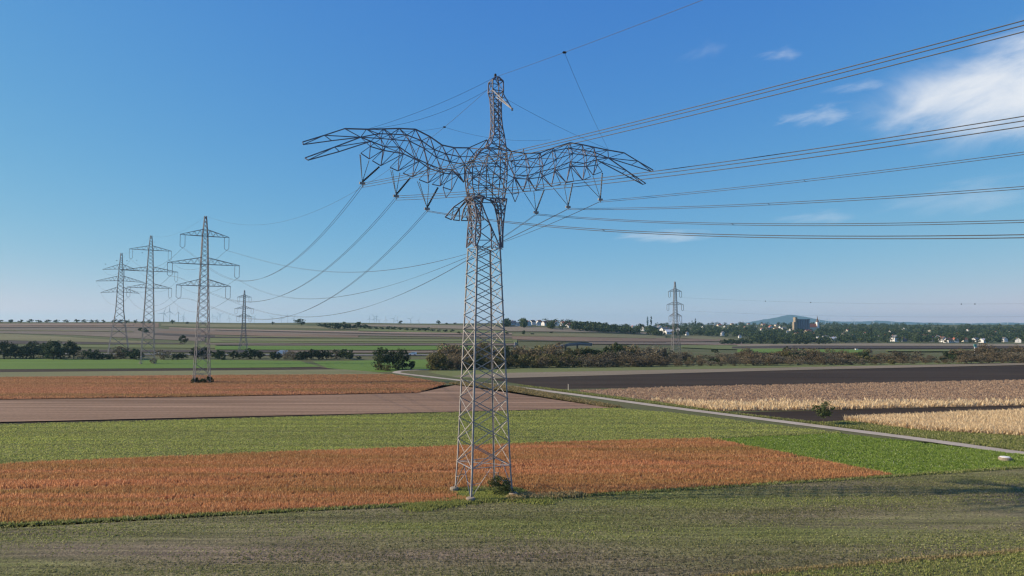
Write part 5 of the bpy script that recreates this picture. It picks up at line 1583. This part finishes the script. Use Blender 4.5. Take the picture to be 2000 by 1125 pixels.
# ramp with parapets rising behind the scrub
pa, pb = hit(1058, 693), hit(1150, 691)
t = empty('road_ramp', tuple(pa)); tag(t, 'dark road ramp with pale parapet rising behind the scrub', 'bridge')
dv = pb - pa; dv[2] = 0
def rp(f_, o, z): 
    nn = np.array([-dv[1], dv[0], 0]) / np.linalg.norm(dv[:2]); return dv * f_ + nn * o + np.array([0, 0, z])
mb = MB()
zz = [1.0, 4.6, 6.8, 7.2, 6.6]
for k in range(4): mb.beam(rp(k / 4, 0, zz[k]), rp((k + 1) / 4, 0, zz[k + 1]), 1.0, 9, (0, 0, 1))
mb.build('deck', M['greyroof'], t)
mb = MB()
for k in range(4): mb.beam(rp(k / 4, -4.7, zz[k] + 1.1), rp((k + 1) / 4, -4.7, zz[k + 1] + 1.1), 1.1, .3, (0, 0, 1))
mb.build('parapet', M['greyw'], t)
for k in (1, 2, 3):
    mb = MB(); mb.tube([rp(k / 4, 0, -1), rp(k / 4, 0, zz[k] - .5)], .7, 10); mb.build('pier', M['concrete'], t)
# marker post beside the ploughed field
p = hit(1110, 763)
mb = MB(); mb.tube([(0, 0, 0), (0, 0, 2.2)], [.14, .10], 8); t = mb.build('post', M['cream'], None, loc=(p[0], p[1], 0)); tag(t, 'short pale wooden post at the corner of the ploughed field', 'post')

# birds wheeling around the far pylons
for px, py in [(242, 502), (248, 509.5), (267, 508.5), (278, 494), (302, 473), (228, 509), (206, 516)]:
    P = at_depth(px, py, 430)
    t = empty('bird', tuple(P), rnd.uniform(0, 6)); tag(t, 'small dark bird flying around the distant lattice pylons', 'bird', 'birds flying around the distant pylons')
    mb = MB(); mb.tube([(-.4, 0, 0), (-.2, 0, .02), (.15, 0, .03), (.34, 0, .04), (.44, 0, .03)], [.04, .12, .13, .08, .02], 8)
    mb.add([(-.55, -.12, 0), (-.55, .12, 0), (-.3, 0, .02), (-.45, 0, -.03)], [(0, 1, 2), (0, 3, 1)]); b_ = mb.build('body', M['bird'], t, True)
    for s in (-1, 1):
        mb = MB(); mb.add([(.2, 0, .05), (-.15, 0, .05), (-.1, s * .45, .25), (.18, s * .5, .26), (-.12, s * 1.0, .12), (0, 0, .09)], [(0, 3, 2, 1), (3, 4, 2), (0, 5, 3), (5, 1, 2)]); mb.build('wing', M['bird'], t)

# ------------------------------------------------------------------ sky, light, air, camera
SUN_EL = R(28)
SUN_AZ = np.array([-1.0, -.03]); SUN_AZ = SUN_AZ / np.linalg.norm(SUN_AZ)
w = bpy.data.worlds.new('World'); SC.world = w; w.use_nodes = True
nt = w.node_tree; bg = nt.nodes['Background']
sky = nt.nodes.new('ShaderNodeTexSky'); sky.sky_type = 'NISHITA'; sky.sun_disc = False
sky.sun_elevation = SUN_EL; sky.sun_rotation = math.atan2(SUN_AZ[0], SUN_AZ[1])
sky.altitude = 200; sky.air_density = 0.7; sky.dust_density = 0.1; sky.ozone_density = 3.0
tc = nt.nodes.new('ShaderNodeTexCoord')
D = tc.outputs['Generated']


def vmath(op, a_, b_=None):
    n = nt.nodes.new('ShaderNodeVectorMath'); n.operation = op
    nt.links.new(a_, n.inputs[0]) if hasattr(a_, 'is_output') else setattr(n.inputs[0], 'default_value', a_)
    if b_ is not None:
        nt.links.new(b_, n.inputs[1]) if hasattr(b_, 'is_output') else setattr(n.inputs[1], 'default_value', b_)
    return n.outputs['Value'] if op == 'DOT_PRODUCT' else n.outputs[0]


def fm(op, a_, b_=None, clamp=False):
    n = nt.nodes.new('ShaderNodeMath'); n.operation = op; n.use_clamp = clamp
    for i, x in enumerate((a_, b_)):
        if x is None: continue
        if hasattr(x, 'is_output'): nt.links.new(x, n.inputs[i])
        else: n.inputs[i].default_value = x
    return n.outputs[0]


def cloud(px, py, sx, sy, tilt, nscale, stretch, lo, hi, strength):
    c = ray(px, py); c = c / np.linalg.norm(c)
    r_ = np.cross(c, (0, 0, 1)); r_ /= np.linalg.norm(r_); u_ = np.cross(r_, c)
    r2 = r_ * math.cos(tilt) + u_ * math.sin(tilt); u2 = -r_ * math.sin(tilt) + u_ * math.cos(tilt)
    a_ = fm('MULTIPLY', vmath('DOT_PRODUCT', D, tuple(r2)), FPX / sx); b_ = fm('MULTIPLY', vmath('DOT_PRODUCT', vmath('SUBTRACT', D, tuple(c)), tuple(u2)), FPX / sy)
    rad = fm('SQRT', fm('ADD', fm('MULTIPLY', a_, a_), fm('MULTIPLY', b_, b_)))
    fade = fm('SUBTRACT', 1.0, rad, True)
    front = fm('GREATER_THAN', vmath('DOT_PRODUCT', D, tuple(c)), 0)
    cx = nt.nodes.new('ShaderNodeCombineXYZ')
    nt.links.new(fm('MULTIPLY', vmath('DOT_PRODUCT', D, tuple(r2)), nscale), cx.inputs[0]); nt.links.new(fm('MULTIPLY', vmath('DOT_PRODUCT', D, tuple(u2)), nscale * stretch), cx.inputs[1])
    n = nt.nodes.new('ShaderNodeTexNoise'); n.inputs['Scale'].default_value = 1; n.inputs['Detail'].default_value = 7; n.inputs['Roughness'].default_value = .58; n.inputs['Distortion'].default_value = .5
    nt.links.new(cx.outputs[0], n.inputs['Vector'])
    mr = nt.nodes.new('ShaderNodeMapRange'); mr.interpolation_type = 'SMOOTHSTEP'
    mr.inputs['From Min'].default_value = lo; mr.inputs['From Max'].default_value = hi
    nt.links.new(fm('ADD', n.outputs['Fac'], fm('MULTIPLY', fade, .55)), mr.inputs['Value'])
    return fm('MULTIPLY', fm('MULTIPLY', fm('MULTIPLY', mr.outputs['Result'], fm('MINIMUM', fm('MULTIPLY', fade, 2.2), 1.0)), strength), front)


cl = None
for args in [(2035, 155, 290, 115, R(6), 7, 2.0, .50, 1.04, 1.0), (2020, 225, 190, 60, R(2), 9, 2.8, .62, 1.05, .6), (1610, 222, 130, 34, R(6), 18, 3.2, .72, 1.12, .34), (1310, 460, 150, 20, R(1), 14, 6, .64, 1.05, .36), (1530, 103, 70, 24, R(4), 20, 3, .74, 1.15, .28), (1610, 422, 130, 22, R(3), 14, 5, .7, 1.1, .22), (1900, 380, 190, 50, R(6), 10, 4, .66, 1.15, .24), (1690, 165, 90, 18, R(4), 16, 4, .68, 1.1, .25), (1380, 95, 90, 30, R(20), 18, 3, .76, 1.2, .12)]:
    c_ = cloud(*args)
    cl = c_ if cl is None else fm('MAXIMUM', cl, c_)
# response of the camera to the bright low sky: each channel rolls off towards the horizon
sep = nt.nodes.new('ShaderNodeSeparateColor'); nt.links.new(sky.outputs[0], sep.inputs[0])
comb = nt.nodes.new('ShaderNodeCombineColor')
for i_, (g_, k_) in enumerate(((.80, -.42), (2.18, 2.24), (10.2, 13.4))):
    x_ = fm('MULTIPLY', sep.outputs[i_], .1)
    nt.links.new(fm('DIVIDE', fm('MULTIPLY', x_, g_), fm('ADD', fm('MULTIPLY', x_, k_), 1.0)), comb.inputs[i_])
mix = nt.nodes.new('ShaderNodeMix'); mix.data_type = 'RGBA'
nt.links.new(cl, mix.inputs[0]); nt.links.new(comb.outputs[0], mix.inputs[6]); mix.inputs[7].default_value = (.80, .84, .90, 1)
sc10 = nt.nodes.new('ShaderNodeVectorMath'); sc10.operation = 'SCALE'; sc10.inputs['Scale'].default_value = 10.0
nt.links.new(mix.outputs[2], sc10.inputs[0]); nt.links.new(sc10.outputs[0], bg.inputs['Color'])
bg.inputs['Strength'].default_value = 0.071

sd = bpy.data.lights.new('sun', 'SUN'); sd.energy = 5.0; sd.angle = R(.53); sd.color = (1, .84, .62)
so = bpy.data.objects.new('sun', sd); COL.objects.link(so)
tosun = Vector((SUN_AZ[0] * math.cos(SUN_EL), SUN_AZ[1] * math.cos(SUN_EL), math.sin(SUN_EL)))
so.rotation_euler = tosun.to_track_quat('Z', 'Y').to_euler(); so.location = (-60, 20, 80)

hz = MB(); zlo, zhi = -14.0, 270.0
hz.box((0, 6750, (zlo + zhi) / 2), (33400, 20000, zhi - zlo))
m = bpy.data.materials.new('haze'); m.use_nodes = True; n_ = m.node_tree
for q in list(n_.nodes): n_.nodes.remove(q)
out = n_.nodes.new('ShaderNodeOutputMaterial'); pv = n_.nodes.new('ShaderNodeVolumePrincipled')
pv.inputs['Color'].default_value = (.46, .82, 1.0, 1); pv.inputs['Density'].default_value = 5.5e-5; pv.inputs['Anisotropy'].default_value = 0.2
n_.links.new(pv.outputs[0], out.inputs['Volume'])
hzo = hz.build('haze', m); tag(hzo, 'pale blue haze filling the air over the plain', 'haze', kind='stuff')

cam = bpy.data.cameras.new('camera'); cam.lens = 24; cam.sensor_width = 36; cam.clip_start = .5; cam.clip_end = 60000
co = bpy.data.objects.new('camera', cam); COL.objects.link(co)
co.location = (0, 0, CAM_Z); co.rotation_euler = (R(90) + PITCH, 0, 0)
SC.camera = co

SC.view_settings.view_transform = 'Standard'; SC.view_settings.look = 'None'; SC.view_settings.exposure = 0.5; SC.view_settings.gamma = 1
SC.render.engine = 'CYCLES'
SC.cycles.use_denoising = True
SC.cycles.max_bounces = 5; SC.cycles.volume_bounces = 0; SC.cycles.transparent_max_bounces = 4
SC.cycles.sample_clamp_indirect = 4
SC.render.film_transparent = False
SC.cycles.filter_width = 1.3
